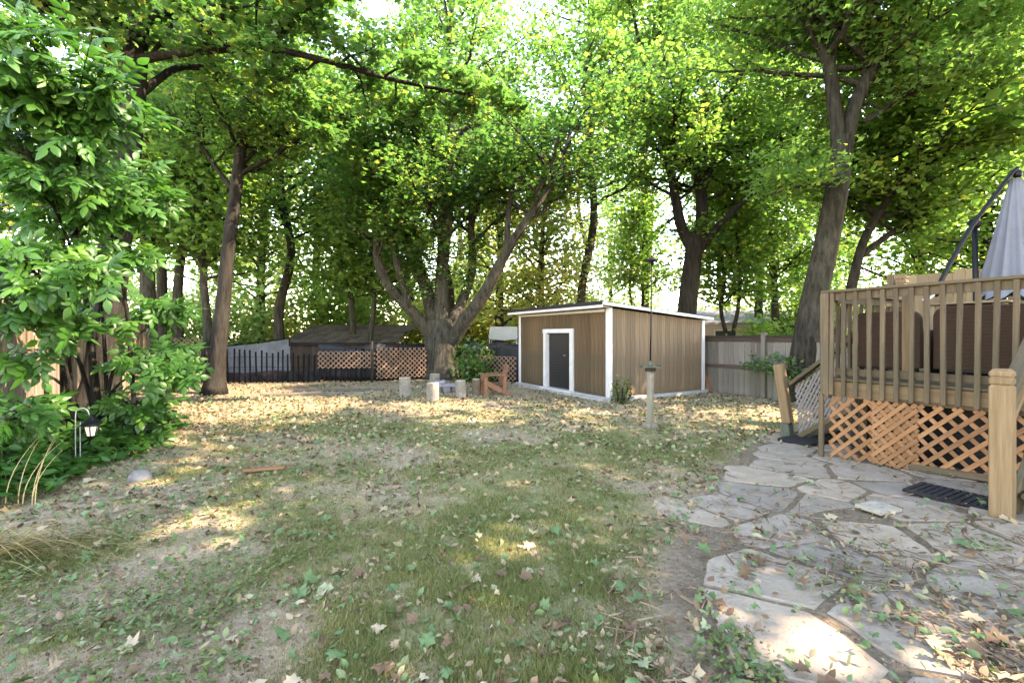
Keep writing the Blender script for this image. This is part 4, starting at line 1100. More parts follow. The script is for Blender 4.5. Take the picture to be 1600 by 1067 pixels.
# ------------------------------------------------------------------ furniture on the deck
def panel_vf(c, a, n, w, h, t, r):
    """upright panel with rounded top corners, bottom centre at c"""
    out = [(-w/2, 0), (w/2, 0)]
    for k in range(7): th = k/6*math.pi/2; out.append((w/2-r+r*math.cos(th), h-r+r*math.sin(th)))
    for k in range(7): th = math.pi/2+k/6*math.pi/2; out.append((-w/2+r+r*math.cos(th), h-r+r*math.sin(th)))
    V = []; m = len(out)
    for tt, sh in ((-t/2, .985), (-t/2+.02, 1), (t/2-.02, 1), (t/2, .985)):
        V += [c+a*(x*sh)+n*tt+UP*(y*sh) for x, y in out]
    F = [tuple(range(m))[::-1], tuple(range(3*m, 4*m))]
    for q in range(3):
        for k in range(m): F.append((q*m+k, q*m+(k+1) % m, (q+1)*m+(k+1) % m, (q+1)*m+k))
    return V, F
def sofa(label, e0, e1, n0, h):
    w = e1-e0; c = dk((e0+e1)/2, n0, FLOOR)
    root = thing('wicker_sofa', label, 'sofa', tuple(c), 'wicker seats on the deck')
    part('backrest', *panel_vf(c+UP*.14, EX, NX, w, h-.14, .09, .11), M['wicker'], root, False)
    part('seat_base', *box_vf(c+NX*.38+UP*.24, EX, NX, UP, w/2-.02, .32, .10), M['wicker'], root)
    part('cushion', *box_vf(c+NX*.40+UP*.41, EX, NX, UP, w/2-.10, .30, .065), M['canvas'], root)
    for s in (-1, 1):
        part('armrest', *box_vf(c+EX*s*(w/2-.05)+NX*.38+UP*.36, EX, NX, UP, .045, .32, .22), M['wicker'], root)
        for nn in (.02, .66): beam('leg', root, c+EX*s*(w/2-.06)+NX*nn, c+EX*s*(w/2-.06)+NX*nn+UP*.15, .045, .045, M['black_metal'], NX)
    beam('base_rail', root, c+EX*(-w/2+.05)+UP*.13, c+EX*(w/2-.05)+UP*.13, .04, .04, M['black_metal'], NX)
sofa('brown wicker armchair with rounded back behind the left half of the railing', .08, .74, .42, .80)
sofa('long brown wicker sofa behind the right half of the railing', .82, 2.6, .50, .83)
def side_table():
    c = dk(.75, 1.75, FLOOR); root = thing('patio_table', 'small timber patio table behind the wicker seats', 'table', tuple(c))
    for k in range(6): beam('slat', root, c+EX*(-.32)+NX*(-.22+.09*k)+UP*.92, c+EX*.42+NX*(-.22+.09*k)+UP*.92, .08, .025, M['wood_privacy'], UP)
    for s in (-.28, .38):
        for t in (-.2, .2): beam('leg', root, c+EX*s+NX*t, c+EX*s+NX*t+UP*.90, .05, .05, M['wood_privacy'], NX)
side_table()

# folded cantilever parasol
def parasol():
    d = 5.75
    hub = W(1588, 272, d); bot = W(1589, 440, d)
    mast_top = W(1523, 350, d+.1)
    foot = np.array([mast_top[0]+.03, mast_top[1], FLOOR])
    root = thing('parasol', 'folded grey cantilever parasol on a curved black arm above the deck', 'parasol', tuple(foot))
    v, f = tube(np.array([foot, foot*.5+mast_top*.5, mast_top]), [.032, .03, .03], 12); part('mast', v, f, M['black_metal'], root, True)
    part('base_weight', *box_vf(foot+UP*.06, EX, NX, UP, .40, .40, .06), M['black_metal'], root)
    ap = smooth_path(np.array([W(1462, 462, d-.05), W(1470, 440, d), W(1496, 392, d), W(1524, 346, d), W(1556, 304, d), W(1580, 272, d), W(1590, 263, d)]), 26)
    v, f = tube(ap, np.full(26, .026), 10); part('arm', v, f, M['black_metal'], root, True)
    v, f = lathe(W(1590, 272, d)-UP*.05, [(.03, 0), (.045, .03), (.045, .07), (.02, .10)], 12); part('hub', v, f, M['black_metal'], root, True)
    v, f = tube(np.array([mast_top+np.array([-.05, 0, .02]), mast_top+np.array([.05, 0, -.01])]), [.045, .045], 10); part('pivot', v, f, M['black_metal'], root)
    h = W(1462, 462, d-.05); v, f = tube(np.array([h+np.array([-.02, 0, .01]), h+np.array([-.10, 0, -.05]), h+np.array([-.16, 0, -.06])]), [.014, .016, .02], 8); part('crank_handle', v, f, M['white'], root, True)
    # hanging folded canopy: deep vertical folds that widen downwards
    n = 66; m = 16; V = []; H = hub[2]-bot[2]
    for k in range(m+1):
        t = k/m; z = hub[2]-.06-(H+.12)*t
        rr = .055+.275*t**.92
        for i in range(n):
            th = i/n*2*math.pi; fold = math.cos(th*11)*(.10+.22*t)+math.cos(th*5+1.3)*.10*t+math.sin(th*3+.4+t)*.06
            r = rr*(1+fold*.62)
            V.append((hub[0]+.03*t+r*math.cos(th+.10*t), hub[1]+r*math.sin(th+.10*t)*.9, z-(.05*math.cos(th*11) if k == m else 0)))
    F = [(k*n+i, k*n+(i+1) % n, (k+1)*n+(i+1) % n, (k+1)*n+i) for k in range(m) for i in range(n)]
    F.append(tuple(range(n))); F.append(tuple(m*n+i for i in range(n))[::-1])
    can = part('canopy', V, F, M['canvas'], root, True)
    v, f = tube(np.array([hub-UP*.05, hub-UP*(H+.9)]), [.02, .02], 8); part('pole', v, f, M['black_metal'], can)
parasol()

# ------------------------------------------------------------------ things in the yard
def feeder():
    P = G(1016, 668); root = thing('bird_feeder', 'bird feeder tray on a short post with a tall thin capped rod', 'bird feeder', tuple(P))
    beam('post', root, P+UP*.07, P+UP*.96, .088, .088, M['wood_feeder'], NX, .008)
    part('foot', *box_vf(P+UP*.035, AX, NX, UP, .085, .085, .05), M['log'], root)
    part('tray', *merge(box_vf(P+UP*1.0, (1, 0, 0), (0, 1, 0), UP, .15, .11, .008), *[box_vf(P+UP*1.02+np.array([sx*.145, 0, 0]), (1, 0, 0), (0, 1, 0), UP, .005, .11, .015) for sx in (-1, 1)]), M['green_pvc'], root)
    part('seed_dish', *lathe(P+UP*1.012, [(.045, 0), (.05, .02), (.03, .05), (.016, .09)], 12), M['green_pvc'], root)
    part('bracket', *box_vf(P+UP*.955+np.array([.0, 0, 0]), AX, NX, UP, .06, .06, .03), M['wood_old'], root)
    v, f = tube(np.array([P+UP*1.05, P+UP*1.6+np.array([.012, 0, 0]), P+UP*2.2+np.array([.018, 0, 0]), P+UP*2.76+np.array([.03, 0, 0])]), [.014, .012, .011, .010], 8); part('rod', v, f, M['black_metal'], root, True)
    part('cap', *lathe(P+np.array([.03, 0, 2.72]), [(.018, -.05), (.022, 0), (.115, .035), (.095, .052), (.03, .075), (.012, .10)], 18), M['black_metal'], root, True)
M['wood_feeder'] = wood('feeder_post', (.11, .098, .073), (.165, .147, .113), (.22, .20, .16), (14, 14, .8), 2.2, .1, stain=(.16, .17, .11))
feeder()

def stump(px, py, wpx, hpx, label, mat_, seed):
    P = G(px, py); d = P[1]; r = wpx/FPX*d/2; h = hpx/FPX*d; rg = np.random.default_rng(seed)
    root = thing('log_stump', label, 'log stump', tuple(P), 'upright log seats round the fire pit')
    n = 18; V = []; F = []
    ang = np.arange(n)/n*2*math.pi; lob = 1+.05*np.sin(ang*2+seed)+.03*np.sin(ang*5+seed)+rg.normal(size=n)*.015
    tl = rg.normal(size=2)*.03
    prof = [(0, 1.04), (.15, 1.0), (.5, .985), (.85, .99), (.985, .985)]
    for t, q in prof: V += [P+np.array([math.cos(a)*r*q*l+tl[0]*t*h, math.sin(a)*r*q*l+tl[1]*t*h, t*h-.01]) for a, l in zip(ang, lob)]
    for k in range(len(prof)-1):
        for i in range(n): F.append((k*n+i, k*n+(i+1) % n, (k+1)*n+(i+1) % n, (k+1)*n+i))
    F.append(tuple(range(n))[::-1]); F.append(tuple((len(prof)-1)*n+i for i in range(n)))
    part('log', V, F, mat_, root)
    V = [P+np.array([math.cos(a)*r*q*l+tl[0]*h, math.sin(a)*r*q*l+tl[1]*h, h-.012+dz]) for q, dz in ((.93, 0), (.90, .016)) for a, l in zip(ang, lob)]
    part('cut_face', V, [(i, (i+1) % n, n+(i+1) % n, n+i) for i in range(n)]+[tuple(n+i for i in range(n))], M['log_end'], root)
stump(633, 619, 17.5, 29, 'grey upright log seat, leftmost by the fire pit', M['log'], 1)
stump(676, 627, 18.5, 29, 'grey upright log seat, nearest to the camera at the fire pit', M['log'], 2)
stump(679, 604, 15.5, 20, 'pale upright log seat behind the others, against the old maple', M['log'], 3)
stump(720, 621, 17, 27, 'grey upright log seat right of the fire pit slab', M['log'], 4)
stump(745, 616, 14, 24, 'brown upright log seat beside the broken red chair', M['log_brown'], 5)
def fire_pit():
    c = G(697, 611); root = thing('fire_pit', 'low stone fire pit topped by a mauve slab among the log seats', 'fire pit', tuple(c))
    rg = np.random.default_rng(5)
    for k in range(9):
        a = k/9*2*math.pi; p = c+np.array([math.cos(a)*.30, math.sin(a)*.30, .07])
        v, f = box_vf((0, 0, 0), (1, 0, 0), (0, 1, 0), UP, .105, .075, .075)
        v = np.array(v)*(1+rg.normal(size=(8, 3))*.13); ca, sa = math.cos(a+1.57), math.sin(a+1.57)
        v = np.stack([v[:, 0]*ca-v[:, 1]*sa, v[:, 0]*sa+v[:, 1]*ca, v[:, 2]], 1)+p
        part('stone', v, f, M['rock'], root)
    part('slab', *box_vf(c+np.array([-.02, -.05, .18]), (.98, .2, 0), (-.2, .98, 0), np.array([.04, -.10, 1]), .26, .2, .028), M['purple_stone'], root)
    part('slab', *box_vf(c+np.array([-.16, .1, .25]), (.98, -.1, 0), (.1, .98, 0), np.array([.0, .1, 1]), .14, .12, .03), M['purple_stone'], root)
fire_pit()
def chair():
    P = G(772, 617); root = thing('adirondack_chair', 'weathered red wooden garden chair turned sideways by the shed', 'chair', tuple(P))
    m = M['wood_red']; fwd = np.array([-.97, -.24, 0]); sd = np.array([.24, -.97, 0])
    def q(f, s, z): return P+fwd*f+sd*s+UP*z
    for s in (-.26, .26):
        beam('leg', root, q(.26, s, 0), q(.26, s, .52), .09, .025, m, sd)
        beam('side_rail', root, q(.30, s*.9, .36), q(-.38, s*.9, .02), .12, .025, m, sd)
        beam('armrest', root, q(.36, s*1.06, .53), q(-.24, s*1.06, .53), .12, .024, m, UP)
        beam('rear_leg', root, q(-.20, s, .08), q(-.24, s, .52), .08, .025, m, sd)
    for k in range(5):
        t = k/4; beam('seat_slat', root, q(.27-.44*t, -.25, .40-.20*t), q(.27-.44*t, .25, .40-.20*t), .085, .02, m, UP)
    for k in range(5):
        s = -.2+.1*k; beam('back_slat', root, q(-.17, s*.85, .14), q(-.33, s*1.1, .84-.10*abs(k-2)*.5), .08, .02, m, fwd)
    beam('back_rail', root, q(-.285, -.24, .55), q(-.285, .24, .55), .07, .022, m, fwd)
    beam('loose_slat', root, q(-.05, -.31, .02), q(.24, -.29, .34), .07, .022, m, sd)
chair()
for i, (px, py, h, lean, lab) in enumerate(((1104, 617, .95, .22, 'reddish board leaning on the fence right of the shed'), (1112, 618, .90, -.25, 'second reddish board crossing it behind the shed corner'))):
    P = np.array([(px-CX)/FPX*12.3, 12.3, float(gz((px-CX)/FPX*12.3, 12.3))]); root = thing('leaning_board', lab, 'board', tuple(P))
    beam('board', root, P, P+UP*h*.8+np.array([lean, .18, 0]), .10, .03, M['wood_red'], (0, -1, 0))
def lantern():
    P = G(118, 727); root = thing('garden_lantern', 'small black lantern with cream panes hanging from a shepherd hook', 'lantern', tuple(P))
    for dx, hh in ((0, .66), (.045, .50)):
        if dx == 0:
            pts = [P-UP*.05, P+UP*.3, P+UP*.58, P+np.array([.025, 0, .645]), P+np.array([.085, 0, .665]), P+np.array([.14, 0, .635]), P+np.array([.165, 0, .57])]
        else: pts = [P+np.array([dx, .01, -.05]), P+np.array([dx, .01, .22]), P+np.array([dx, .01, hh])]
        v, f = tube(smooth_path(np.array(pts), 20), np.full(20, .0055), 6); part('hook', v, f, M['wire'], root, True)
    c = P+np.array([.185, 0, .33])
    body = part('body', *lathe(c, [(.035, 0), (.042, .012), (.042, .018)], 6), M['black_metal'], root)
    part('roof', *lathe(c+UP*.145, [(.068, -.02), (.105, 0), (.10, .012), (.045, .05), (.022, .075), (.012, .10)], 6), M['black_metal'], root)
    ang = np.arange(6)/6*2*math.pi
    for k in range(6):
        a0, a1 = ang[k], ang[(k+1) % 6]
        def pt(a, r, z): return c+np.array([math.cos(a)*r, math.sin(a)*r, z])
        V = [pt(a0, .042, .018), pt(a1, .042, .018), pt(a1, .066, .13), pt(a0, .066, .13)]
        V += [v*1.0+(c+UP*.07-v)*.08 for v in V]
        part('pane', V, [(0, 1, 2, 3), (7, 6, 5, 4), (0, 4, 5, 1), (1, 5, 6, 2), (2, 6, 7, 3), (3, 7, 4, 0)], M['glass'], root)
        v, f = tube(np.array([pt(a0, .043, .015), pt(a0, .068, .135)]), [.006, .006], 5); part('bar', v, f, M['black_metal'], root)
    v, f = tube(np.array([c+UP*.235, c+UP*.26+np.array([-.02, 0, 0]), P+np.array([.165, 0, .57])]), [.006, .006, .006], 5); part('hanger', v, f, M['black_metal'], root)
lantern()
def rock(px, py, w, h, label, seed, mat_='rock'):
    P = G(px, py); bm = bmesh.new(); bmesh.ops.create_icosphere(bm, subdivisions=3, radius=1); rg = np.random.default_rng(seed)
    o = rg.random(3)*10
    for v in bm.verts:
        k = .8+.5*float(fbm(v.co.x*1.3+o[0], v.co.y*1.3+v.co.z*2+o[1], 1.0, seed, 3))
        v.co = Vector((v.co.x*w*.5*k, v.co.y*w*.42*k, max(-.3, v.co.z)*h*k))
    V = [np.array(v.co)+P for v in bm.verts]; F = [tuple(v.index for v in f.verts) for f in bm.faces]; bm.free()
    solo('rock', V, F, M[mat_], tuple(P), label, 'rock', smooth=True)
rock(220, 748, .23, .10, 'pale rounded rock at the edge of the lawn below the lantern', 1)
rock(770, 634, .30, .05, 'flat pale stone half sunk in the lawn near the red chair', 3)
P = G(414, 738); root = thing('wood_scrap', 'short orange-brown split board lying on the lawn at left', 'board', tuple(P))
beam('board', root, P+np.array([-.22, -.03, .03]), P+np.array([.20, .05, .045]), .075, .03, M['wood_lattice'], UP, .006)
beam('splinter', root, P+np.array([-.12, .04, .035]), P+np.array([.12, .075, .05]), .03, .02, M['wood_lattice'], UP, .004)
P = G(1372, 800); solo('paving_tile', *box_vf(P+UP*.036, (.94, .34, 0), (-.34, .94, 0), UP, .125, .10, .012), M['log_end'], tuple(P), 'small pale square tile lying on the flagstones', 'tile')
for i, (px, py, L, lab) in enumerate(((470, 618, 1.9, 'long pale plank lying by the snow fence, nearer of two'), (530, 611, 2.4, 'long pale plank lying by the snow fence, farther of two'))):
    P = G(px, py); root = thing('ground_plank', lab, 'plank', tuple(P)); beam('plank', root, P+np.array([-L/2, -.12, .035]), P+np.array([L/2, .12, .035]), .16, .05, M['wood_fence_grey'], UP)

# ------------------------------------------------------------------ the ash shrub on the left
def ash():
    rng = np.random.default_rng(404)
    P0 = np.array([-5.75, 6.35, float(gz(-5.75, 6.35))])
    root = thing('ash_shrub', 'lush ash shrub with large compound leaves filling the left edge', 'shrub', tuple(P0))
    blobs = [  # px, py, distance, half width, half depth, half height, leaves, droop axis
        (90, 300, 5.2, 1.05, .6, .65, 150), (210, 300, 5.9, .75, .5, .55, 95), (60, 420, 4.8, .85, .5, .38, 110), (150, 395, 5.6, .6, .5, .30, 64),
        (50, 495, 5.0, .7, .45, .24, 65), (140, 500, 5.8, .45, .35, .18, 30), (40, 230, 4.5, .7, .5, .4, 70), (258, 490, 6.8, .45, .35, .25, 36),
        (245, 565, 6.4, .62, .4, .26, 70), (275, 590, 6.1, .40, .3, .2, 40), (215, 630, 6.4, .5, .35, .22, 40), (225, 690, 6.3, .45, .3, .2, 26),
        (60, 80, 4.2, .8, .5, .55, 120), (140, 150, 4.6, .6, .5, .5, 80), (-40, 420, 4.6, .6, .5, 1.0, 60), (5, 655, 4.8, .5, .4, .28, 60), (10, 560, 5.2, .35, .3, .16, 26), (150, 690, 5.9, .5, .35, .2, 40), (20, 150, 4.6, .6, .5, .5, 60), (120, 240, 5.4, .7, .5, .5, 60)]
    T = []; pos = []; ax = []
    for (px, py, d, rx, ry, rz, n) in blobs:
        n = int(n*1.75); c = W(px, py, d)
        s = np.linspace(0, 1, 9)[:, None]
        b = P0+rng.normal(size=3)*np.array([.25, .2, 0]); b[2] = float(gz(b[0], b[1]))
        mid = np.array([b[0]*.75+c[0]*.25, b[1]*.7+c[1]*.3, b[2]*.35+c[2]*.65])
        Q = smooth_path(np.array([b, mid, c]), 9); T.append((Q, .026*(1-s[:, 0])+.007, 6))
        ntw = max(5, n//9)
        for k in range(ntw):
            v = rng.normal(size=3); v /= np.linalg.norm(v); v[2] = v[2]*.8
            e = c+v*np.array([rx, ry, rz])*rng.uniform(.6, 1.05)
            st = path_at(Q, rng.uniform(.7, 1))
            q = np.array([st+(e-st)*t+UP*.10*math.sin(math.pi*t) for t in np.linspace(0, 1, 5)])
            T.append((q, np.linspace(.009, .003, 5), 4))
            m = max(3, int(n/ntw))
            for j in range(m):
                u = rng.uniform(.25, 1.0); p = path_at(q, u); dr = (e-st); dr = dr/(np.linalg.norm(dr)+1e-6)
                a = dr+rng.normal(size=3)*.75; a[2] = a[2]*.8-.65; a /= np.linalg.norm(a)
                pos.append(p); ax.append(a)
    pos = np.array(pos); ax = np.array(ax)
    v, f = tubes_vf(T); part('stems', v, f, M['bark_dark'], root)
    # the 280 leaves nearest the lens that are in view are single parts, the rest one mass
    px = pos[:, 0]/pos[:, 1]*FPX+CX; py = HY-(pos[:, 2]-CAM_H)/pos[:, 1]*FPX
    vis = (px > -10) & (py > -10); order = np.argsort(pos[:, 1]+100*(~vis))
    big = order[:280]; rest = order[280:]
    meshes = []
    for k in range(6):
        tv, tf = _compound(2 if k % 3 else 3, 20+k)
        meshes.append(raw_mesh('compound_leaf', tv, tf, attrs={'tint': np.full(len(tv), .15+.14*k)})); meshes[-1].materials.append(M['leaf_ash'])
    for i in big:
        N = UP*.8+np.array([.2, -.5, 0])+rng.normal(size=3)*.45; Y = ax[i]; N -= Y*N.dot(Y); N /= np.linalg.norm(N); X = np.cross(Y, N); s = rng.uniform(.6, .95)
        Mx = Matrix(((X[0]*s, Y[0]*s, N[0]*s, pos[i][0]), (X[1]*s, Y[1]*s, N[1]*s, pos[i][1]), (X[2]*s, Y[2]*s, N[2]*s, pos[i][2]), (0, 0, 0, 1)))
        piece('leaf', meshes[rng.integers(6)], M['leaf_ash'], root, Mx)
    v, f = leaf_cloud(pos[rest], rng.uniform(.6, .98, len(rest)), T_COMP, rng, .5, ax[rest], .75, nrm=np.array([.2, -.45, .8]))
    o = part('foliage', v, f, M['leaf_ash'], root, attrs={'tint': rep(np.clip(rng.normal(.45, .2, len(rest)), 0, 1), T_COMP)}); o['kind'] = 'stuff'
ash()
def weeds():
    rng = np.random.default_rng(505)
    P = []; ax = []; T = []
    n = 800
    pts = np.stack([rng.uniform(-7.0, -4.1, n*3), rng.uniform(3.9, 7.6, n*3)], 1)
    edge = -4.45-.27*(pts[:, 1]-4.2)+.5*(fbm(pts[:, 0], pts[:, 1], .8, 3, 2)-.5)
    pts = pts[pts[:, 0] < edge][:n]
    for p in pts:
        z = float(gz(*p)); h = rng.uniform(.08, .42)*min(1, .35+.8*(-4.3-.27*(p[1]-4.2)-p[0]))
        if p[1] < 5.5 and 80 < p[0]/p[1]*FPX+CX < 185: h = min(h, .08)
        for k in range(rng.integers(3, 8)):
            a = rng.uniform(0, 2*math.pi); q = np.array([p[0]+math.cos(a)*.10, p[1]+math.sin(a)*.10, z+h*rng.uniform(.5, 1.1)+.02]); P.append(q); ax.append((math.cos(a), math.sin(a), -.2))
        T.append((np.array([[p[0], p[1], z], [p[0]+rng.normal()*.03, p[1], z+h]]), [.004, .002], 3))
    P = np.array(P); ax = np.array(ax)
    root = thing('weed_bed', 'bed of leafy green weeds below the ash shrub and lantern', 'weeds', (-5.3, 5.2, 0))
    v, f = tubes_vf(T); o = part('stalks', v, f, M['leaf_ground'], root, attrs={'tint': np.full(len(v), .4)}); o['kind'] = 'stuff'
    v, f = leaf_cloud(P, rng.uniform(.09, .19, len(P)), T_OVAL, rng, .4, ax, .6)
    o = part('leaves', v, f, M['leaf_ash'], root, attrs={'tint': rep(np.clip(rng.normal(.5, .2, len(P)), 0, 1), T_OVAL)}); o['kind'] = 'stuff'
weeds()
def vine():
    rng = np.random.default_rng(606); P0 = np.array([5.6, 11.7, 0.0])
    root = thing('vine', 'thin green vine trailing along the middle of the board fence', 'vine', tuple(P0))
    T = []; P = []
    for k in range(9):
        s0 = rng.uniform(.2, 1.6); z0 = rng.uniform(.75, 1.0)
        q = np.array([P0+np.array([.52, -.85, 0])*(s0+t*rng.uniform(.4, .8))+np.array([-.13, -.08, z0+.12*math.sin(3*t+k)-.22*t*t]) for t in np.linspace(0, 1, 7)])
        T.append((q, np.linspace(.008, .003, 7), 4))
        for j in range(24): P.append(path_at(q, rng.random())+rng.normal(size=3)*np.array([.06, .06, .06]))
    v, f = tubes_vf(T); part('stems', v, f, M['bark'], root)
    P = np.array(P); v, f = leaf_cloud(P, rng.uniform(.07, .13, len(P)), T_MID, rng, .6, nrm=np.array([-.4, -.6, .7]))
    part('foliage', v, f, M['leaf_maple'], root, attrs={'tint': rep(np.clip(rng.normal(.55, .2, len(P)), 0, 1), T_MID)})
vine()
def reeds():
    rng = np.random.default_rng(707); P = G(10, 870); root = thing('reed_clump', 'flattened clump of long straw-coloured grass at the bottom left', 'grass clump', tuple(P))
    V = []; F = []; tn = []
    for k in range(110):
        b = P+np.array([rng.normal()*.22-.25, rng.normal()*.13, .03]); a = rng.normal()*.35; L = rng.uniform(.35, .95); n = 7; w = rng.uniform(.003, .007); h = rng.uniform(.03, .16)
        if k < 5: L = rng.uniform(.9, 1.5)
        i0 = len(V)
        for j in range(n):
            t = j/(n-1); c = b+np.array([math.cos(a)*L*t, math.sin(a)*L*t*.6+.03*math.sin(t*3+k), h*math.sin(math.pi*min(1, t*1.1))*.9]); ww = w*(1-t**2)+.0008
            V += [c+np.array([0, ww, 0]), c+np.array([0, -ww, .004])]
        F += [(i0+2*j, i0+2*j+2, i0+2*j+3, i0+2*j+1) for j in range(n-1)]; tn += [rng.choice([.95, .9, .8, .55, .3], p=[.35, .25, .2, .12, .08])]*(2*n)
    for k in range(6):   # tall dry stalks rising at the edge
        b = G(rng.uniform(5, 60), 790); i0 = len(V); n = 7; L = rng.uniform(.5, .75); dx = rng.uniform(.1, .35)
        for j in range(n):
            t = j/(n-1); c = b+np.array([dx*t*t, 0, L*t]); V += [c+np.array([.006*(1-t)+.001, 0, 0]), c-np.array([.006*(1-t)+.001, 0, 0])]
        F += [(i0+2*j, i0+2*j+2, i0+2*j+3, i0+2*j+1) for j in range(n-1)]; tn += [.85]*(2*n)
    o = part('blades', V, F, M['grass'], root, attrs={'tint': np.array(tn)}); o['kind'] = 'stuff'
reeds()

# ------------------------------------------------------------------ grass, ground cover, litter
def scatter(n, rng, dmin, dmax, pxa=-60, pxb=1660, power=1.0):
    """points over the visible ground, denser near the lens so that each shows at about the same size"""
    u = rng.random(n); inv = (1/dmin**power)*(1-u)+(1/dmax**power)*u
    d = inv**(-1/power); px = rng.uniform(pxa, pxb, n); return (px-CX)/FPX*d, d
def grass():
    rng = np.random.default_rng(808)
    x, y = scatter(620000, rng, 1.5, 12, power=.75)
    t = turf(x, y); cl = fbm(x, y, .22, 55, 2)
    keep = rng.random(len(x)) < np.clip(t*1.1, 0, 1)*sstep(.25, .60, cl)*.8+.14*(patio_d(x, y) < 0)
    x = x[keep]; y = y[keep]; t = t[keep]; n = len(x)
    tone = np.clip(.62-.42*fbm(x, y, .9, 91, 3)-.40*t+rng.normal(size=n)*.20+.24, 0, 1)
    z = gz(x, y); h = rng.uniform(.016, .050, n)*(.55+.6*t); w = .0028*np.maximum(1, y/3.2)
    a = rng.uniform(0, 2*math.pi, n); la = rng.uniform(0, 2*math.pi, n); l = h*rng.uniform(.2, 1.1, n)
    B = np.stack([x, y, z-.004], 1); off = np.stack([np.cos(a)*w, np.sin(a)*w*.4, 0*w], 1)
    Tp = B+np.stack([np.cos(la)*l, np.sin(la)*l, h], 1)
    V = np.stack([B-off, B+off, Tp], 1).reshape(-1, 3); F = np.arange(3*n).reshape(-1, 3)
    solo('lawn_grass', V, F, M['grass'], (0, 5, 0), 'short patchy green and straw lawn grass', 'grass', kind='stuff', attrs={'tint': np.repeat(tone, 3)})
    print('grass', n)
grass()
def ground_cover():
    rng = np.random.default_rng(909)
    x, y = scatter(30000, rng, 1.6, 9, pxb=700, power=.8)
    m = fbm(x, y, .8, 71, 3)+.30*sstep(-.8, -3.2, x-.1*y)
    keep = (rng.random(len(x)) < .5*sstep(.60, .82, m)) & (patio_d(x, y) < -.4); x = x[keep]; y = y[keep]; n = len(x)
    x2, y2 = scatter(9000, rng, 1.6, 7, pxa=950, power=.8); m2 = fbm(x2, y2, .5, 73, 3); k2 = (m2 > .69) & (patio_d(x2, y2) > -.3)
    x = np.concatenate([x, x2[k2]]); y = np.concatenate([y, y2[k2]]); n = len(x)
    P = np.stack([x, y, gz(x, y)+rng.uniform(.015, .06, n)], 1)
    v, f = leaf_cloud(P, rng.uniform(.016, .045, n), T_OVAL, rng, .35)
    solo('ground_cover', v, f, M['leaf_ground'], (-3, 4, 0), 'low creeping weeds and clover among the lawn and paving joints', 'weeds', kind='stuff', attrs={'tint': rep(np.clip(rng.normal(.5, .22, n), 0, 1), T_OVAL)})
    print('cover', n)
ground_cover()
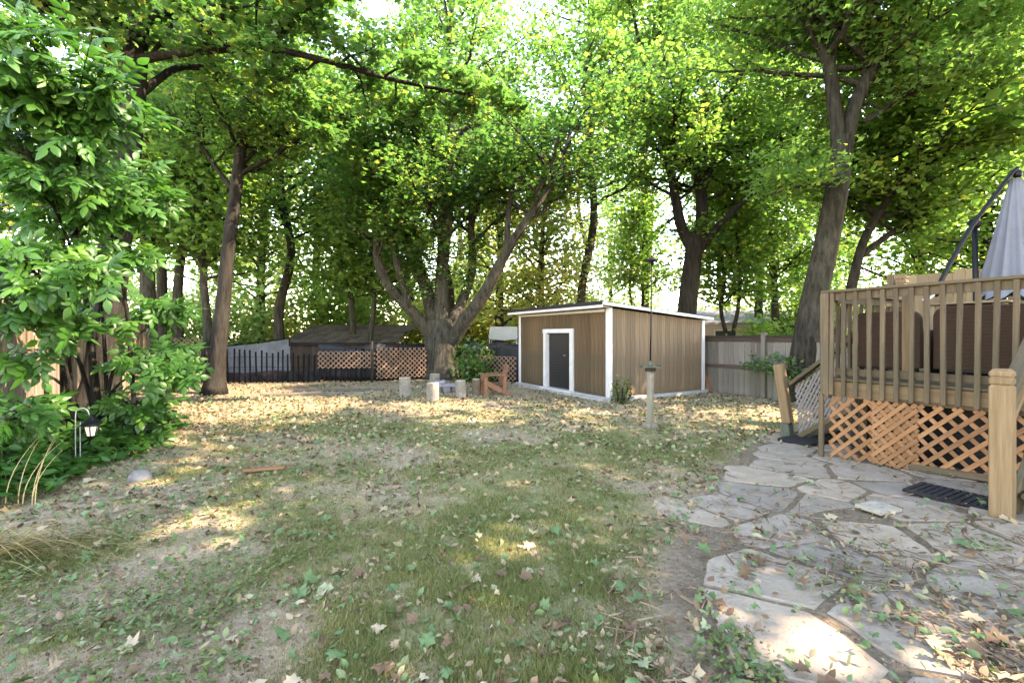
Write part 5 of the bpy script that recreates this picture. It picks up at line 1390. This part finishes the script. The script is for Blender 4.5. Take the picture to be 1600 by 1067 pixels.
def litter():
    rng = np.random.default_rng(1010)
    xs = []; ys = []
    x, y = scatter(60000, rng, 1.6, 17, power=.55)
    far = sstep(6, 10, y)
    dens = .16+.62*far+.25*(fbm(x, y, .9, 15, 3) > .56)+.25*sstep(-2.5, -5, x)
    dens = np.where(patio_d(x, y) > 0, (.04+.24*(fbm(x, y, .5, 19, 3) > .60)), dens*.8)
    k = rng.random(len(x)) < dens; x = x[k]; y = y[k]
    xf = rng.uniform(-13, 9, 42000); yf = rng.uniform(6.5, 17, 42000); kf = rng.random(42000) < sstep(6.5, 10.5, yf)*(.25+.55*(fbm(xf, yf, 1.2, 44, 3) > .48)); x = np.concatenate([x, xf[kf]]); y = np.concatenate([y, yf[kf]])
    nm_ = 17000; xm = rng.uniform(-8, 6.5, nm_); ym = 3.2+8.3*rng.random(nm_); km = (rng.random(nm_) < .30+.55*(fbm(xm, ym, 1.0, 48, 3) > .50)+.3*sstep(-2, -4, xm)) & (patio_d(xm, ym) < .1)
    n0 = len(x); x = np.concatenate([x, xm[km]]); y = np.concatenate([y, ym[km]])
    q = np.stack([x, y], 1)-DC[:2]; k = ~((q@NX[:2] > .05) & (q@EX[:2] > .05)); x = x[k]; y = y[k]
    n = len(x); size = (.012+.055*rng.random(n)**2.2)*np.where(y > 6, 1.5, 1)
    idx = np.nonzero(k)[0]; big = idx >= n0; size = np.where(big, rng.uniform(.035, .095, n), size); P = np.stack([x, y, gz(x, y)+.012+.02*rng.random(n)+.014*(patio_d(x, y) > 0)], 1)
    tn = np.where(rng.random(n) < .42, rng.uniform(.62, 1, n), rng.uniform(0, .62, n))
    tn = np.where((y < 6) & (tn > .40) & (tn < .62), tn*.7, tn); tn = np.where((y < 6) & (tn > .93), .86, tn)
    far_t = np.where(rng.random(n) < .40, rng.uniform(.66, .97, n), rng.uniform(.02, .56, n)); tn = np.where(y > 7.5, far_t, tn)
    near = y < 6
    for m, tm, nm, lab in ((near & big, T_MID, 'leaf_litter', 'dropped leaves scattered over the middle of the lawn'), (near & ~big, T_OVAL, 'leaf_litter', 'small dry and green leaf litter strewn over the near lawn and paving'), (~near, T_FAR, 'leaf_litter', 'thick carpet of dry fallen leaves over the back of the yard')):
        v, f = leaf_cloud(P[m], size[m], tm, rng, .55)
        solo(nm, v, f, M['litter'], (0, 4 if nm == 'x' else 6, 0), lab, 'leaf litter', kind='stuff', attrs={'tint': rep(tn[m], tm)})
    # twigs and bark chips in the joints
    x, y = scatter(3000, rng, 1.6, 7, pxa=900, power=.8); k = (patio_d(x, y) > -.3) & (fbm(x, y, .5, 27, 2) > .44); x = x[k]; y = y[k]; n = len(x)
    a = rng.uniform(0, 2*math.pi, n); L = rng.uniform(.012, .075, n); w = rng.uniform(.0015, .004, n); z = gz(x, y)+.03
    c = np.stack([x, y, z], 1); d = np.stack([np.cos(a)*L, np.sin(a)*L, rng.normal(size=n)*.008], 1); o = np.stack([-np.sin(a)*w, np.cos(a)*w, 0*w], 1); u = np.zeros_like(o); u[:, 2] = w*1.5
    V = np.stack([c-d-o, c-d+o, c+d+o, c+d-o, c-d+u, c+d+u], 1).reshape(-1, 3); b = (np.arange(n)*6)[:, None, None]
    F = (np.array([[0, 3, 5], [0, 5, 4], [1, 4, 5], [1, 5, 2]])[None]+b).reshape(-1, 3)
    solo('twigs', V, F, M['litter'], (2.5, 3.5, 0), 'small twigs and bark chips in the paving joints', 'twigs', kind='stuff', attrs={'tint': np.repeat(rng.uniform(0, .4, n), 6)})
litter()
def crumbs():
    rng = np.random.default_rng(1212)
    x, y = scatter(34000, rng, 1.55, 6.5, power=.9); k = rng.random(len(x)) < np.clip(1.05-turf(x, y)*1.2, .05, 1)*(.25+.75*(fbm(x, y, .4, 66, 3) > .5))*np.where(patio_d(x, y) > 0, .45, 1); x = x[k]; y = y[k]; n = len(x)
    s = (.0025+.008*rng.random(n)**3)*np.maximum(1, y/3); c = np.stack([x, y, gz(x, y)+s*.3], 1)
    tet = np.array([(1, 0, -.4), (-.6, .8, -.4), (-.6, -.8, -.4), (0, 0, .7)]); V = (c[:, None]+s[:, None, None]*(tet[None]+rng.normal(size=(n, 4, 3))*.3)).reshape(-1, 3)
    F = (np.array([[0, 1, 3], [1, 2, 3], [2, 0, 3]])[None]+(np.arange(n)*4)[:, None, None]).reshape(-1, 3)
    solo('soil_crumbs', V, F, M['litter'], (0, 3, 0), 'crumbs of soil and tiny dry bits over the bare ground', 'soil', kind='stuff', attrs={'tint': np.repeat(np.where(rng.random(n) < .6, rng.uniform(.0, .3, n), rng.uniform(.3, .6, n)), 4)})
crumbs()
def big_leaves():
    """the large fallen leaves one can pick out: each an object"""
    rng = np.random.default_rng(1111)
    kinds = [('tan', .52, 'dry tan fallen maple leaf curled on the'), ('brown', .18, 'dark brown fallen leaf on the'), ('green', .84, 'green fallen maple leaf lying on the'), ('pale', .99, 'pale grey-green fallen maple leaf upside down on the'), ('gold', .36, 'orange-brown fallen leaf on the')]
    protos = {}
    tv, tf = T_NEAR
    for nm, t, lab in kinds:
        for v in range(4):
            r = np.random.default_rng(hash((nm, v)) % 1000 if False else v*7+len(nm)); V = tv.copy()
            V[:, 0] *= r.uniform(.85, 1.15); curl = r.uniform(.5, 1.7); ax = r.uniform(0, math.pi); u = V[:, 0]*math.cos(ax)+V[:, 1]*math.sin(ax)
            V[:, 2] += curl*u**2+r.normal(size=len(V))*.07
            st = len(V); V = np.vstack([V, [(-.012, -.10, .03), (.012, -.10, .03), (.05, -.60, .05)]]); F = np.vstack([tf, [[st, st+1, st+2]]])
            me = raw_mesh('leaf', V, F, attrs={'tint': np.clip(np.full(len(V), t)+r.normal(size=len(V))*.02, 0, 1)}); me.materials.append(M['litter']); protos[nm, v] = me
    x, y = scatter(300, rng, 1.75, 6.2, pxa=0, pxb=1600, power=.9)
    for a, b in zip(x, y):
        q = np.array([a, b])-DC[:2]
        if q@NX[:2] > -.05 and q@EX[:2] > -.1: continue
        on_patio = float(patio_d(a, b)) > 0
        kd = kinds[rng.choice(5, p=[.22, .20, .36, .12, .10] if not on_patio else [.18, .18, .42, .14, .08])]
        o = bpy.data.objects.new('fallen_leaf', protos[kd[0], int(rng.integers(4))]); COL.objects.link(o)
        s = .042+.07*rng.random()**1.8; o.scale = (s, s, s*rng.uniform(.7, 1.2)); o.rotation_euler = (rng.normal()*.22, rng.normal()*.22, rng.uniform(0, 6.28))
        o.location = (a, b, float(gz(a, b))+.028+(.016 if on_patio else 0))
        pl = 'flagstones' if on_patio else 'lawn'
        tag(o, kd[2]+' '+pl, 'leaf', kd[0]+' fallen leaves on the '+pl)
big_leaves()
